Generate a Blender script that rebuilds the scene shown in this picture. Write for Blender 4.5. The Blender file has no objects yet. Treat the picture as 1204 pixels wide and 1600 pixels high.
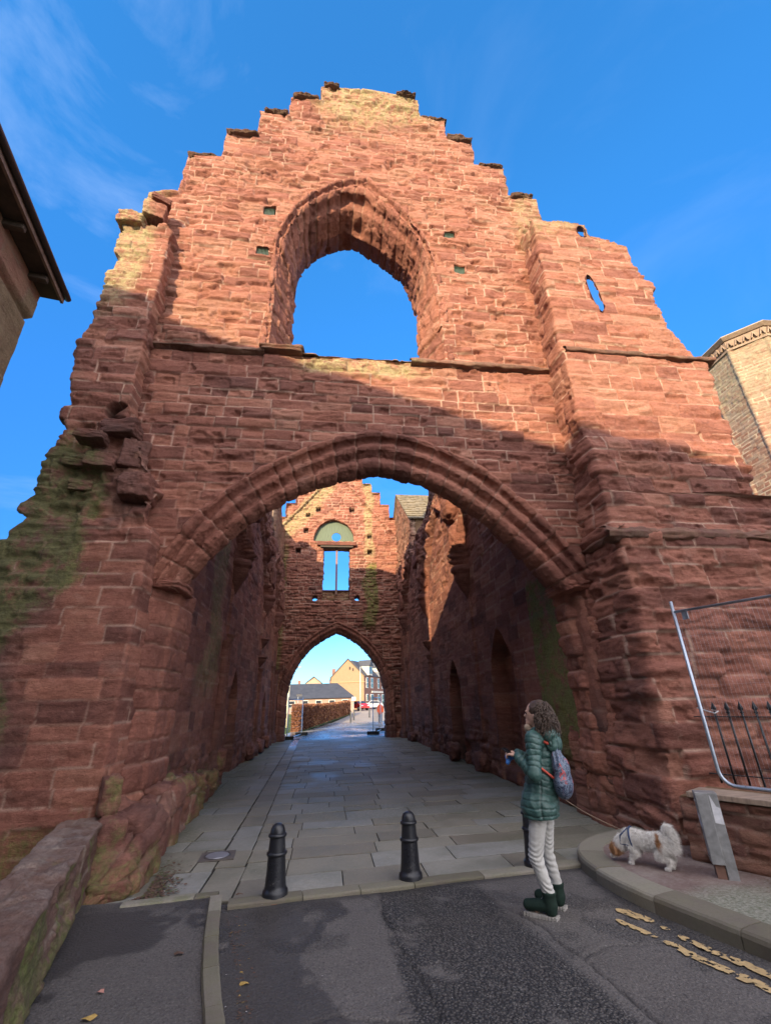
import bpy, bmesh, math, random
import numpy as np
from mathutils import Vector, Matrix
C = bpy.context.scene.collection
SC = bpy.context.scene
# ------------------------------------------------------------------ camera
cam = bpy.data.cameras.new('camera'); camo = bpy.data.objects.new('camera', cam); C.objects.link(camo)
cam.sensor_fit = 'VERTICAL'; cam.sensor_height = 24.0; cam.lens = 690.0/1600.0*24.0
cam.clip_start = 0.05; cam.clip_end = 3000
Rc = ((0.99192211, -0.02453284, -0.12445345), (-0.12394948, -0.39601035, -0.90984193), (-0.02696385, 0.91791827, -0.39585225))
camo.matrix_world = Matrix.Translation((0, 0, 1.65)) @ Matrix(Rc).to_4x4()
SC.camera = camo
# ------------------------------------------------------------------ light
SUN_AZ, SUN_EL = 25.0, 19.5            # sun stands behind the camera, to its left
sd_ = Vector((-math.sin(math.radians(SUN_AZ))*math.cos(math.radians(SUN_EL)), -math.cos(math.radians(SUN_AZ))*math.cos(math.radians(SUN_EL)), math.sin(math.radians(SUN_EL))))
sl = bpy.data.lights.new('sun', 'SUN'); sl.energy = 5.0; sl.angle = math.radians(0.5); sl.color = (1.0, 0.80, 0.51)
so = bpy.data.objects.new('sun', sl); C.objects.link(so); so.rotation_euler = sd_.to_track_quat('Z', 'Y').to_euler()
W = bpy.data.worlds.new('World'); SC.world = W; W.use_nodes = True
wn = W.node_tree.nodes; wl = W.node_tree.links
bg = wn['Background']; sky = wn.new('ShaderNodeTexSky'); sky.sky_type = 'NISHITA'; sky.sun_disc = False
sky.sun_elevation = math.radians(SUN_EL); sky.sun_rotation = math.radians(180+SUN_AZ)
sky.air_density = 1.0; sky.dust_density = 0.3; sky.ozone_density = 2.5
bg.inputs['Strength'].default_value = 0.15
def wnode(t, **k):
    n = wn.new(t)
    for a, b in k.items(): setattr(n, a, b)
    return n
# thin wisps of cloud in the sky itself
tc = wnode('ShaderNodeTexCoord'); mp = wnode('ShaderNodeMapping'); mp.inputs['Scale'].default_value = (1.6, 1.6, 3.4); mp.inputs['Location'].default_value = (3.3, 1.1, .4)
nz = wnode('ShaderNodeTexNoise'); nz.inputs['Scale'].default_value = 1.7; nz.inputs['Detail'].default_value = 9; nz.inputs['Roughness'].default_value = .58; nz.inputs['Distortion'].default_value = .5
mr = wnode('ShaderNodeMapRange'); mr.inputs[1].default_value = .5; mr.inputs[2].default_value = .85; mr.inputs[3].default_value = 0; mr.inputs[4].default_value = .22
mx = wnode('ShaderNodeMix', data_type='RGBA'); mx.inputs['B'].default_value = (6.0, 6.6, 7.6, 1)
hs = wnode('ShaderNodeHueSaturation'); hs.inputs['Saturation'].default_value = 1.12; hs.inputs['Value'].default_value = 1.0
wl.new(tc.outputs['Generated'], mp.inputs['Vector']); wl.new(mp.outputs['Vector'], nz.inputs['Vector']); wl.new(nz.outputs['Fac'], mr.inputs[0])
sxm = wnode('ShaderNodeSeparateXYZ'); wl.new(tc.outputs['Generated'], sxm.inputs[0]); mk = wnode('ShaderNodeMapRange', interpolation_type='SMOOTHSTEP'); mk.inputs[1].default_value = .25; mk.inputs[2].default_value = -.35; mk.inputs[3].default_value = .18; wl.new(sxm.outputs['X'], mk.inputs[0]); mkm = wnode('ShaderNodeMath', operation='MULTIPLY'); wl.new(mk.outputs[0], mkm.inputs[0]); wl.new(mr.outputs[0], mkm.inputs[1]); wl.new(mkm.outputs[0], mx.inputs['Factor']); wl.new(sky.outputs['Color'], hs.inputs['Color']); tn = wnode('ShaderNodeMix', data_type='RGBA', blend_type='MULTIPLY'); tn.inputs[0].default_value = 1; tn.inputs['B'].default_value = (.47, 1.27, 1.62, 1)
sz_ = wnode('ShaderNodeSeparateXYZ'); wl.new(tc.outputs['Generated'], sz_.inputs[0]); er = wnode('ShaderNodeValToRGB'); wl.new(sz_.outputs['Z'], er.inputs[0])
els = er.color_ramp.elements
while len(els) > 2: els.remove(els[1])
els[0].position = 0; els[0].color = (.92, .60, .72, 1); els[1].position = 1; els[1].color = (1, 1, 1, 1)
for p_, c_ in ((.09, (.82, .55, .74)), (.28, (.50, .46, .62)), (.48, (.66, .64, .80)), (.8, (.92, .95, .98))): e_ = els.new(p_); e_.color = (*c_, 1)
tn2 = wnode('ShaderNodeMix', data_type='RGBA', blend_type='MULTIPLY'); tn2.inputs[0].default_value = 1; wl.new(hs.outputs['Color'], tn2.inputs['A']); wl.new(er.outputs[0], tn2.inputs['B']); wl.new(tn2.outputs['Result'], tn.inputs['A']); wl.new(tn.outputs['Result'], mx.inputs['A']); 
# bright broken cloud added out of view behind the camera to fill the shade
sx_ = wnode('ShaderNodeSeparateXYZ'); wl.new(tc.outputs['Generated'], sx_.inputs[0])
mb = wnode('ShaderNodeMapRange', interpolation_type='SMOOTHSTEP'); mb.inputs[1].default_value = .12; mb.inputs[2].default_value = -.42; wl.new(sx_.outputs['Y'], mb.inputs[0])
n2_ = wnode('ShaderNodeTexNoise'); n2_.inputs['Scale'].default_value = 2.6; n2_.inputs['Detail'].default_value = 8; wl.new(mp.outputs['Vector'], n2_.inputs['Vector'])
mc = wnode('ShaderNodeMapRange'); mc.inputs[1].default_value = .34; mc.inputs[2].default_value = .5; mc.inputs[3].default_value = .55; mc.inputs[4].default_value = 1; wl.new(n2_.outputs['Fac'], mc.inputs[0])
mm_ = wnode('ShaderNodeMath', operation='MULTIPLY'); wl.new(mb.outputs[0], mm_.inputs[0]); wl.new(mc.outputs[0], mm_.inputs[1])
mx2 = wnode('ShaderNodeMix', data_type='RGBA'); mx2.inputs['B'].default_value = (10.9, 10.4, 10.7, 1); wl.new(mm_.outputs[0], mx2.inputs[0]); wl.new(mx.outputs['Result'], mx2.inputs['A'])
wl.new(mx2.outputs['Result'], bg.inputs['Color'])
SC.view_settings.view_transform = 'Standard'; SC.view_settings.look = 'None'; SC.view_settings.gamma = 1; SC.view_settings.exposure = 1.0
SC.cycles.max_bounces = 8; SC.cycles.diffuse_bounces = 5
PI = math.pi
rad = math.radians

# ------------------------------------------------------------------ noise
def _hash(ix, iy, iz, seed):
    h = (ix.astype(np.int64)*374761393 + iy.astype(np.int64)*668265263 + iz.astype(np.int64)*2147483647 + seed*1274126177) & 0xFFFFFFFF
    h = ((h ^ (h >> 13))*1274126177) & 0xFFFFFFFF
    h = ((h ^ (h >> 16))*2246822519) & 0xFFFFFFFF
    return ((h ^ (h >> 15)) & 0xFFFFFF)/float(0xFFFFFF)
def vnoise(x, y, z, seed=0):
    x, y, z = np.broadcast_arrays(np.asarray(x, float), np.asarray(y, float), np.asarray(z, float))
    ix, iy, iz = np.floor(x), np.floor(y), np.floor(z)
    fx, fy, fz = x-ix, y-iy, z-iz
    fx = fx*fx*(3-2*fx); fy = fy*fy*(3-2*fy); fz = fz*fz*(3-2*fz)
    def c(a, b, d): return _hash(ix+a, iy+b, iz+d, seed)
    r = 0
    for a, wa in ((0, 1-fx), (1, fx)):
        for b, wb in ((0, 1-fy), (1, fy)):
            for d, wd in ((0, 1-fz), (1, fz)):
                r = r + c(a, b, d)*wa*wb*wd
    return r*2-1
def fbm(x, y, z, seed=0, o=4):
    s = 0; a = .5; f = 1.0
    for i in range(o):
        s = s + a*vnoise(np.asarray(x)*f, np.asarray(y)*f, np.asarray(z)*f, seed+i*17); a *= .5; f *= 2.03
    return s
def sstep(a, b, x):
    t = np.clip((x-a)/(b-a), 0, 1); return t*t*(3-2*t)

# ------------------------------------------------------------------ objects
def tag(o, label=None, cat=None, group=None, kind=None):
    if label: o['label'] = label
    if cat: o['category'] = cat
    if group: o['group'] = group
    if kind: o['kind'] = kind
    return o
def empty(name, loc=(0, 0, 0), rz=0, label=None, cat=None, group=None):
    o = bpy.data.objects.new(name, None); C.objects.link(o); o.location = loc; o.rotation_euler = (0, 0, rz); o.empty_display_size = .1
    return tag(o, label, cat, group)
def mesh_np(name, V, F, mat, parent=None, attrs=None, smooth=True):
    V = np.asarray(V, np.float32); F = np.asarray(F, np.int32)
    me = bpy.data.meshes.new(name); k = F.shape[1]
    me.vertices.add(len(V)); me.vertices.foreach_set('co', V.ravel())
    me.loops.add(F.size); me.loops.foreach_set('vertex_index', F.ravel())
    me.polygons.add(len(F)); me.polygons.foreach_set('loop_start', np.arange(0, F.size, k, dtype=np.int32))
    try: me.polygons.foreach_set('loop_total', np.full(len(F), k, np.int32))
    except Exception: pass
    me.polygons.foreach_set('use_smooth', np.full(len(F), smooth, bool))
    me.update(calc_edges=True); me.validate()
    for n, a in (attrs or {}).items():
        at = me.attributes.new(n, 'FLOAT', 'POINT'); at.data.foreach_set('value', np.asarray(a, np.float32))
    me.materials.append(mat)
    o = bpy.data.objects.new(name, me); C.objects.link(o)
    if parent: o.parent = parent
    return o
class MB:
    "collects primitive shapes, built as ONE mesh"
    def __init__(s): s.bm = bmesh.new()
    def box(s, c, d, rot=None, bev=0.0, taper=None):
        r = bmesh.ops.create_cube(s.bm, size=1.0); vs = r['verts']
        for v in vs:
            co = Vector((v.co.x*d[0], v.co.y*d[1], v.co.z*d[2]))
            if taper and v.co.z > 0: co.x *= taper[0]; co.y *= taper[1]
            if rot is not None: co = rot @ co
            v.co = co + Vector(c)
        if bev:
            es = list({e for v in vs for e in v.link_edges})
            bmesh.ops.bevel(s.bm, geom=es, offset=bev, segments=2, affect='EDGES', profile=.6)
        return s
    def poly(s, pts, closed=True):
        vs = [s.bm.verts.new(p) for p in pts]; s.bm.faces.new(vs); return s
    def prism(s, pts, vec):
        a = [s.bm.verts.new(p) for p in pts]; b = [s.bm.verts.new(Vector(p)+Vector(vec)) for p in pts]
        n = len(a); s.bm.faces.new(a[::-1]); s.bm.faces.new(b)
        for i in range(n): s.bm.faces.new((a[i], a[(i+1) % n], b[(i+1) % n], b[i]))
        return s
    def tube(s, pts, r, seg=10, cap=True):
        pts = [Vector(p) for p in pts]; n = len(pts); rs = r if isinstance(r, (list, tuple)) else [r]*n
        rings = []; up = None
        for i, p in enumerate(pts):
            t = (pts[min(i+1, n-1)]-pts[max(i-1, 0)]).normalized()
            if up is None: up = t.orthogonal().normalized()
            up = (up-t*up.dot(t)).normalized(); b = t.cross(up)
            rings.append([s.bm.verts.new(p+(up*math.cos(2*PI*k/seg)+b*math.sin(2*PI*k/seg))*rs[i]) for k in range(seg)])
        for i in range(n-1):
            for k in range(seg): s.bm.faces.new((rings[i][k], rings[i][(k+1) % seg], rings[i+1][(k+1) % seg], rings[i+1][k]))
        if cap: s.bm.faces.new(rings[0][::-1]); s.bm.faces.new(rings[-1])
        return s
    def lathe(s, prof, c=(0, 0, 0), seg=32):
        rings = []
        for r, z in prof: rings.append([s.bm.verts.new((c[0]+r*math.cos(2*PI*k/seg), c[1]+r*math.sin(2*PI*k/seg), c[2]+z)) for k in range(seg)])
        for i in range(len(prof)-1):
            for k in range(seg): s.bm.faces.new((rings[i][k], rings[i][(k+1) % seg], rings[i+1][(k+1) % seg], rings[i+1][k]))
        s.bm.faces.new(rings[0][::-1]); s.bm.faces.new(rings[-1]); return s
    def ball(s, c, r, sub=3, sc=(1, 1, 1), rot=None):
        q = bmesh.ops.create_icosphere(s.bm, subdivisions=sub, radius=r)
        for v in q['verts']:
            co = Vector((v.co.x*sc[0], v.co.y*sc[1], v.co.z*sc[2]))
            if rot is not None: co = rot @ co
            v.co = co+Vector(c)
        return s
    def build(s, name, mat, parent=None, smooth=False, angle=None, jitter=0):
        if jitter:
            for v in s.bm.verts: v.co += Vector([random.uniform(-jitter, jitter) for _ in range(3)])
        bmesh.ops.recalc_face_normals(s.bm, faces=s.bm.faces)
        me = bpy.data.meshes.new(name); s.bm.to_mesh(me); s.bm.free(); me.materials.append(mat)
        if smooth:
            me.polygons.foreach_set('use_smooth', [True]*len(me.polygons))
            if angle: 
                try: me.set_sharp_from_angle(angle=rad(angle))
                except Exception: pass
        o = bpy.data.objects.new(name, me); C.objects.link(o)
        if parent: o.parent = parent
        return o
def children(o): return [c for c in bpy.data.objects if c.parent == o]
def copy_tree(o, parent=None):
    c = o.copy(); C.objects.link(c); c.parent = parent
    for ch in children(o): copy_tree(ch, c)
    return c

# ------------------------------------------------------------------ materials
class NT:
    def __init__(s, name, rough=.8, spec=.5):
        s.m = bpy.data.materials.new(name); s.m.use_nodes = True; s.t = s.m.node_tree; s.b = s.t.nodes['Principled BSDF']
        s.b.inputs['Roughness'].default_value = rough; s.b.inputs['Specular IOR Level'].default_value = spec
    def n(s, t, **k):
        q = s.t.nodes.new(t)
        for a, b in k.items(): setattr(q, a, b)
        return q
    def l(s, a, b): s.t.links.new(a, b)
    def attr(s, n): return s.n('ShaderNodeAttribute', attribute_name=n).outputs['Fac']
    def noise(s, scale, detail=5, rough=.6, sc=None, coord='Object', dist=0):
        tc = s.n('ShaderNodeTexCoord'); q = s.n('ShaderNodeTexNoise'); q.inputs['Scale'].default_value = scale; q.inputs['Detail'].default_value = detail
        q.inputs['Roughness'].default_value = rough; q.inputs['Distortion'].default_value = dist
        if sc:
            mp = s.n('ShaderNodeMapping'); mp.inputs['Scale'].default_value = sc; s.l(tc.outputs[coord], mp.inputs[0]); s.l(mp.outputs[0], q.inputs['Vector'])
        else: s.l(tc.outputs[coord], q.inputs['Vector'])
        return q.outputs['Fac']
    def ramp(s, f, stops):
        r = s.n('ShaderNodeValToRGB'); e = r.color_ramp.elements
        while len(e) < len(stops): e.new(.5)
        for i, (p, c) in enumerate(stops): e[i].position = p; e[i].color = (*c, 1) if len(c) == 3 else c
        s.l(f, r.inputs[0]); return r.outputs[0]
    def rng(s, f, a, b, c=0, d=1):
        r = s.n('ShaderNodeMapRange'); r.inputs[1].default_value = a; r.inputs[2].default_value = b; r.inputs[3].default_value = c; r.inputs[4].default_value = d
        s.l(f, r.inputs[0]); return r.outputs[0]
    def mix(s, f, a, b, mode='MIX'):
        m = s.n('ShaderNodeMix', data_type='RGBA', blend_type=mode)
        for v, k in ((f, 'Factor'), (a, 'A'), (b, 'B')):
            i = m.inputs[k] if k != 'Factor' else m.inputs[0]
            if hasattr(v, 'links') or hasattr(v, 'is_linked'): s.l(v, i)
            elif isinstance(v, (int, float)): i.default_value = v
            else: i.default_value = (*v, 1)
        return m.outputs['Result']
    def math(s, op, a, b=0.0):
        m = s.n('ShaderNodeMath', operation=op)
        for v, i in ((a, 0), (b, 1)):
            if isinstance(v, (int, float)): m.inputs[i].default_value = v
            else: s.l(v, m.inputs[i])
        return m.outputs[0]
    def bump(s, h, strength=.3, dist=.01, prev=None):
        b = s.n('ShaderNodeBump'); b.inputs['Strength'].default_value = strength; b.inputs['Distance'].default_value = dist; s.l(h, b.inputs['Height'])
        if prev is not None: s.l(prev, b.inputs['Normal'])
        return b.outputs[0]
    def out(s, col=None, nrm=None, rough=None):
        if col is not None:
            if isinstance(col, tuple): s.b.inputs['Base Color'].default_value = (*col, 1)
            else: s.l(col, s.b.inputs['Base Color'])
        if nrm is not None: s.l(nrm, s.b.inputs['Normal'])
        if rough is not None: s.l(rough, s.b.inputs['Roughness'])
        return s.m
def stone_mat(name, stops, mortar, sat=1.0, moss_c=(.125, .125, .040), lich_c=(.45, .38, .20), strata=(2.2, 2.2, 13)):
    t = NT(name, .92, .25)
    tint = t.attr('tint'); big = t.noise(.9, 4, .6); f = t.math('ADD', t.math('MULTIPLY', tint, .75), t.math('MULTIPLY', t.rng(big, .3, .7), .3))
    c = t.ramp(f, stops)
    st = t.noise(1.0, 5, .65, sc=strata, dist=.6); c = t.mix(t.rng(st, .35, .7, 0, .65), c, (.62, .52, .5), 'MULTIPLY')
    sp = t.noise(26, 6, .7); c = t.mix(t.rng(sp, .32, .75, .6, 0), c, (.58, .52, .50), 'MULTIPLY'); md = t.noise(2.6, 7, .7, dist=.8); c = t.mix(t.rng(md, .50, .66, 0, .38), c, (.50, .46, .46), 'MULTIPLY')
    pale = t.noise(4.5, 7, .72, dist=.5); c = t.mix(t.rng(pale, .56, .78, 0, .35), c, mortar)
    mo = t.attr('mort'); mn = t.noise(30, 4, .7)
    c = t.mix(mo, c, t.mix(t.rng(mn, .3, .7), tuple(x*.72 for x in mortar), mortar))
    ln = t.noise(7, 8, .75); li = t.math('MULTIPLY', t.attr('lich'), t.rng(ln, .38, .58)); c = t.mix(li, c, t.mix(t.rng(sp, .3, .7), lich_c, tuple(x*.5 for x in lich_c)))
    mn2 = t.noise(5, 8, .7); ms = t.math('MULTIPLY', t.rng(t.math('ADD', t.math('MULTIPLY', t.attr('moss'), .8), t.math('MULTIPLY', t.noise(17, 8, .8), .9)), .72, .98), t.rng(mn2, .36, .52)); c = t.mix(ms, c, t.mix(t.rng(sp, .35, .65), moss_c, tuple(x*1.9 for x in moss_c)))
    dk = t.math('MULTIPLY', t.attr('dark'), t.rng(mn2, .25, .6, .5, 1)); c = t.mix(dk, c, (.062, .046, .044))
    n1 = t.bump(t.noise(55, 6, .75), .7, .014); n2 = t.bump(st, .5, .03, n1); n3 = t.bump(t.noise(13, 8, .75), .6, .035, n2)
    ch = t.noise(3.6, 9, .78, sc=(1, 1, 3.2), dist=.4); n4 = t.bump(t.math('ADD', t.math('ADD', t.rng(ch, .40, .425), t.rng(ch, .50, .52)), t.rng(ch, .585, .605)), .65, .016, n3)
    return t.out(c, n4)
RED = stone_mat('red_sandstone', [(0, (.16, .070, .058)), (.25, (.265, .112, .083)), (.5, (.345, .145, .105)), (.75, (.42, .185, .128)), (1, (.46, .240, .170))], (.52, .34, .26))
TAN = stone_mat('buff_sandstone', [(0, (.23, .145, .085)), (.4, (.36, .235, .135)), (.7, (.46, .32, .19)), (1, (.43, .225, .14))], (.50, .40, .27))
def simple(name, col, rough=.6, spec=.5, metal=0, var=.25, nscale=12, bump=.2, bscale=40, bd=.004, stretch=None):
    t = NT(name, rough, spec); t.b.inputs['Metallic'].default_value = metal
    n = t.noise(nscale, 6, .65, sc=stretch)
    c = t.mix(t.rng(n, .3, .7), tuple(x*(1-var) for x in col), tuple(min(1, x*(1+var)) for x in col))
    nb = t.bump(t.noise(bscale, 5, .7, sc=stretch), bump, bd)
    return t.out(c, nb, t.rng(n, .3, .7, max(.05, rough-.12), min(1, rough+.12)))

# ------------------------------------------------------------------ masonry height fields
class Mas:
    def __init__(s, seed, z0, z1, u0, u1, h=(.17, .3), w=(.3, .75)):
        r = random.Random(seed); s.seed = seed; zb = [z0]
        while zb[-1] < z1: zb.append(zb[-1]+r.uniform(*h))
        s.zb = np.array(zb); s.ub = []
        for i in range(len(zb)):
            ub = [u0-r.uniform(0, w[1])]
            hh = (zb[min(i+1, len(zb)-1)]-zb[i]) if i+1 < len(zb) else h[0]
            while ub[-1] < u1+.1:
                ub.append(ub[-1]+r.uniform(*w)*(1.25 if r.random() < .2 else 1)*(.55 if r.random() < .12 else 1))
            s.ub.append(np.array(ub))
    def ev(s, u, z, mortar=.011, bulge=.03, prot=.02, rough=.012, warp=.02, strata=.006, rnd=.022, pit=0.0, ter=.016):
        sh = u.shape; u = u.ravel(); z = z.ravel(); S = s.seed
        uw = u+warp*1.3*vnoise(u*2.2, z*2.2, 0, S)+warp*.4*vnoise(u*9, z*9, 3, S); zw = z+warp*vnoise(u*1.6, z*1.6, 5, S+1)+warp*.35*vnoise(u*8, z*8, 3, S+2)
        ci = np.clip(np.searchsorted(s.zb, zw)-1, 0, len(s.zb)-2)
        du = np.zeros_like(u); bi = np.zeros(u.shape, int); order = np.argsort(ci, kind='stable'); cs = ci[order]
        cuts = np.searchsorted(cs, np.arange(len(s.zb))); uc = np.zeros_like(u)
        for i in range(len(s.zb)-1):
            ix = order[cuts[i]:cuts[i+1]]
            if not len(ix): continue
            ub = s.ub[i]; b = np.clip(np.searchsorted(ub, uw[ix])-1, 0, len(ub)-2)
            bi[ix] = b; du[ix] = np.minimum(uw[ix]-ub[b], ub[b+1]-uw[ix]); uc[ix] = (uw[ix]-.5*(ub[b]+ub[b+1]))
        zlo = s.zb[ci]; zhi = s.zb[ci+1]; dz = np.minimum(zw-zlo, zhi-zw); zc = zw-.5*(zlo+zhi)
        H = lambda k: _hash(ci.astype(float), bi.astype(float), np.full(u.shape, float(k)), S)
        r = rnd; d = np.where((du < r) & (dz < r), r-np.hypot(r-du, r-dz), np.minimum(du, dz)); d = np.maximum(d, 0)
        m = mortar*(.7+.8*H(7))
        e = np.maximum(d-m, 0)
        hgt = prot*(H(1)-.5)*2 + bulge*(.35+1.1*H(2))*(1-np.exp(-e/(.006+.016*H(3)**2))) + uc*(H(4)-.5)*prot*2.2+zc*(H(5)-.5)*prot*6
        st = vnoise(u*2.5+H(6)*50, z*30+u*(H(8)-.5)*8, 1.5, S+5)
        lump = fbm(u*4.5, z*7, 2.2+H(9)*9, S+7, 3)
        body = 1-np.exp(-e/.010)
        hgt = hgt + body*(strata*st*(.4+1.2*H(10)) + rough*1.6*lump)
        if ter:
            bed = fbm(u*1.5+H(12)*20, z*8+u*(H(13)-.5)*2, 4+H(14)*5, S+13, 4)*5.5; fb = bed-np.floor(bed); hgt = hgt+ter*body*(np.floor(bed)+sstep(.80, 1.0, fb))*(.25+1.0*H(15))
        if pit:
            pn = fbm(u*3.2, z*4.5, 8, S+11, 4); hgt = hgt-pit*(sstep(.20, .27, pn)*.6+.4*sstep(.12, .42, pn))*body
        mm = (1-sstep(.6, 1.35, d/m))*(.25+.75*sstep(-.22, .16, fbm(u*1.4, z*1.4, 6, S+21, 3)))
        return hgt.reshape(sh), np.clip(H(11), 0, 1).reshape(sh), mm.reshape(sh)

def grid_faces(nu, nv, keep=None, flip=False):
    i = np.arange(nu*nv).reshape(nu, nv)
    a, b, c, d = i[:-1, :-1], i[1:, :-1], i[1:, 1:], i[:-1, 1:]
    F = np.stack([a, d, c, b] if flip else [a, b, c, d], -1)
    return F[keep] if keep is not None else F.reshape(-1, 4)
def gnormals(P, flip=False):
    du = np.gradient(P, axis=0); dv = np.gradient(P, axis=1); n = np.cross(du, dv)
    n /= (np.linalg.norm(n, axis=-1, keepdims=True)+1e-9)
    return -n if flip else n
def rough_attrs(P, att, stain):
    moss, lich, dark = stain(P[..., 0], P[..., 1], P[..., 2])
    z = np.zeros(P.shape[:-1])
    att['moss'] = np.clip(moss+z, 0, 1); att['lich'] = np.clip(lich+z, 0, 1); att['dark'] = np.clip(dark+z, 0, 1); return att
def no_stain(x, y, z): return 0*x, 0*x, 0*x
def sheet(name, P, U, V, mas, mat, parent=None, stain=no_stain, flip=False, par=None, keep=None, extra=None):
    "a masonry surface over the base grid P (nu,nv,3); U, V are its running and rising coordinates"
    N = gnormals(P, flip); h, tint, mo = mas.ev(U, V, **(par or {}))
    if extra is not None:
        ex = extra(U, V); h = h*ex.get('hs', 1)+ex['h']; tint = np.clip(tint+ex.get('tint', 0), 0, 1); mo = mo*ex.get('ms', 1)
    Q = P+N*h[..., None]
    att = rough_attrs(Q, {'tint': tint, 'mort': mo}, stain)
    if extra is not None and 'dark' in ex: att['dark'] = np.clip(att['dark']+ex['dark'], 0, 1)
    nu, nv = U.shape; F = grid_faces(nu, nv, keep, flip=flip)
    return mesh_np(name, Q.reshape(-1, 3), F, mat, parent, {k: v.ravel() for k, v in att.items()})
def poly_sd(x, z, poly):
    "signed distance, positive inside; and its gradient"
    sh = x.shape; x = x.ravel(); z = z.ravel(); p = np.array(poly, float); n = len(p)
    best = np.full(x.shape, 1e9); gx = np.zeros_like(x); gz = np.zeros_like(x); ins = np.zeros(x.shape, bool)
    for i in range(n):
        a = p[i]; b = p[(i+1) % n]; d = b-a; L = d@d+1e-12
        t = np.clip(((x-a[0])*d[0]+(z-a[1])*d[1])/L, 0, 1); qx = x-(a[0]+t*d[0]); qz = z-(a[1]+t*d[1]); dd = np.hypot(qx, qz)
        m = dd < best; best[m] = dd[m]; gx[m] = qx[m]/(dd[m]+1e-9); gz[m] = qz[m]/(dd[m]+1e-9)
        cr = ((a[1] > z) != (b[1] > z))
        with np.errstate(divide='ignore', invalid='ignore'):
            xi = (b[0]-a[0])*(z-a[1])/(b[1]-a[1]+1e-12)+a[0]
        ins ^= cr & (x < xi)
    s = np.where(ins, 1, -1); return (best*s).reshape(sh), (gx*s).reshape(sh), (gz*s).reshape(sh)
def planar_wall(name, xr, zr, step, org, outer, holes, mas, mat, parent, depth, stain=no_stain, par=None, extra=None, axis='y', jag=.02, ksteps=8, facing=-1):
    "wall in a plane (x,z at y=org, or y,z at x=org) cut to outline and holes, its edges carried back to give real thickness"
    xs = np.arange(xr[0], xr[1]+step, step); zs = np.arange(zr[0], zr[1]+step, step)
    X, Z = np.meshgrid(xs, zs, indexing='ij')
    jx = X+jag*vnoise(X*5, Z*5, 1, 91)+jag*1.2*vnoise(X*2, np.floor(Z*4.3)*7.1, 2, 92); jz = Z+jag*vnoise(X*5, Z*5, 9, 93)
    s, gx, gz = poly_sd(jx, jz, outer)
    for hp in holes:
        s2, g2x, g2z = poly_sd(jx, jz, hp); s2 = -s2
        m = s2 < s; s = np.where(m, s2, s); gx = np.where(m, -g2x, gx); gz = np.where(m, -g2z, gz)
    near = np.abs(s) < step*.75
    X2 = np.where(near, X-gx*s, X); Z2 = np.where(near, Z-gz*s, Z); s3 = np.where(near, 0, s)
    okv = s3 >= -1e-6
    keep = okv[:-1, :-1] & okv[1:, :-1] & okv[1:, 1:] & okv[:-1, 1:]
    mid = s[:-1, :-1]+s[1:, :-1]+s[1:, 1:]+s[:-1, 1:]; keep &= mid > 0
    h, tint, mo = mas.ev(X2, Z2, **(par or {})); ex = {}
    if extra is not None:
        ex = extra(X2, Z2); h = h*ex.get('hs', 1)+ex['h']; tint = np.clip(tint+ex.get('tint', 0), 0, 1); mo = mo*ex.get('ms', 1)
    h = h*sstep(-.01, .06, s3)*.8+h*.2
    # facing -1: wall faces -normal axis
    D = facing*h
    P = np.stack([X2, org+D, Z2], -1) if axis == 'y' else np.stack([org+D, X2, Z2], -1)
    flip = (facing > 0) if axis == 'y' else (facing < 0)
    F = grid_faces(len(xs), len(zs), keep, flip=flip)
    att = rough_attrs(P, {'tint': tint, 'mort': mo}, stain)
    if 'dark' in ex: att['dark'] = np.clip(att['dark']+ex['dark'], 0, 1)
    V = P.reshape(-1, 3); A = {k: v.ravel().copy() for k, v in att.items()}
    # boundary
    E = np.concatenate([F[:, [0, 1]], F[:, [1, 2]], F[:, [2, 3]], F[:, [3, 0]]]); key = np.sort(E, 1); kk = key[:, 0].astype(np.int64)*len(V)+key[:, 1]
    u_, inv, cnt = np.unique(kk, return_inverse=True, return_counts=True); B = E[cnt[inv] == 1]
    Zf = Z2.ravel(); B = B[~((Zf[B[:, 0]] <= zs[0]+1e-4) & (Zf[B[:, 1]] <= zs[0]+1e-4))]
    bv = np.unique(B); pos = {v: i for i, v in enumerate(bv)}
    Bi = np.searchsorted(bv, B)
    nb = len(bv); ox = -gx.ravel()[bv]; oz = -gz.ravel()[bv]; base = V[bv]; rows = [bv]; newV = []; newA = {k: [] for k in A}
    off = len(V)
    a0 = X2.ravel()[bv]; z0 = Zf[bv]
    for k in range(1, ksteps+1):
        dd = depth*(k/ksteps)
        hh, tt, mm = mas.ev(np.full(nb, dd+1.3)+a0*.1, z0+a0*.0, **(par or {}))
        n_ = fbm(a0*3, dd*4+np.zeros(nb), z0*3, 77, 3)*.05
        push = (hh*.7+n_)*min(1, k/1.5)*.8
        if axis == 'y': p = np.stack([a0+ox*push, np.full(nb, org-facing*dd), z0+oz*push], -1)
        else: p = np.stack([np.full(nb, org-facing*dd), a0+ox*push, z0+oz*push], -1)
        newV.append(p); rows.append(np.arange(nb)+off+(k-1)*nb)
        q = rough_attrs(p, {'tint': tt, 'mort': mm}, stain)
        for kx in A: newA[kx].append(q[kx])
    FF = [F]
    for k in range(ksteps):
        r0, r1 = rows[k], rows[k+1]
        FF.append(np.stack([r0[Bi[:, 1]], r0[Bi[:, 0]], r1[Bi[:, 0]], r1[Bi[:, 1]]], -1))
    # plain back face
    V = np.concatenate([V]+newV); A = {k: np.concatenate([A[k]]+newA[k]) for k in A}
    nback = len(xs)*len(zs); Pb = P.copy().reshape(-1, 3)
    if axis == 'y': Pb[:, 1] = org-facing*depth
    else: Pb[:, 0] = org-facing*depth
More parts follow.
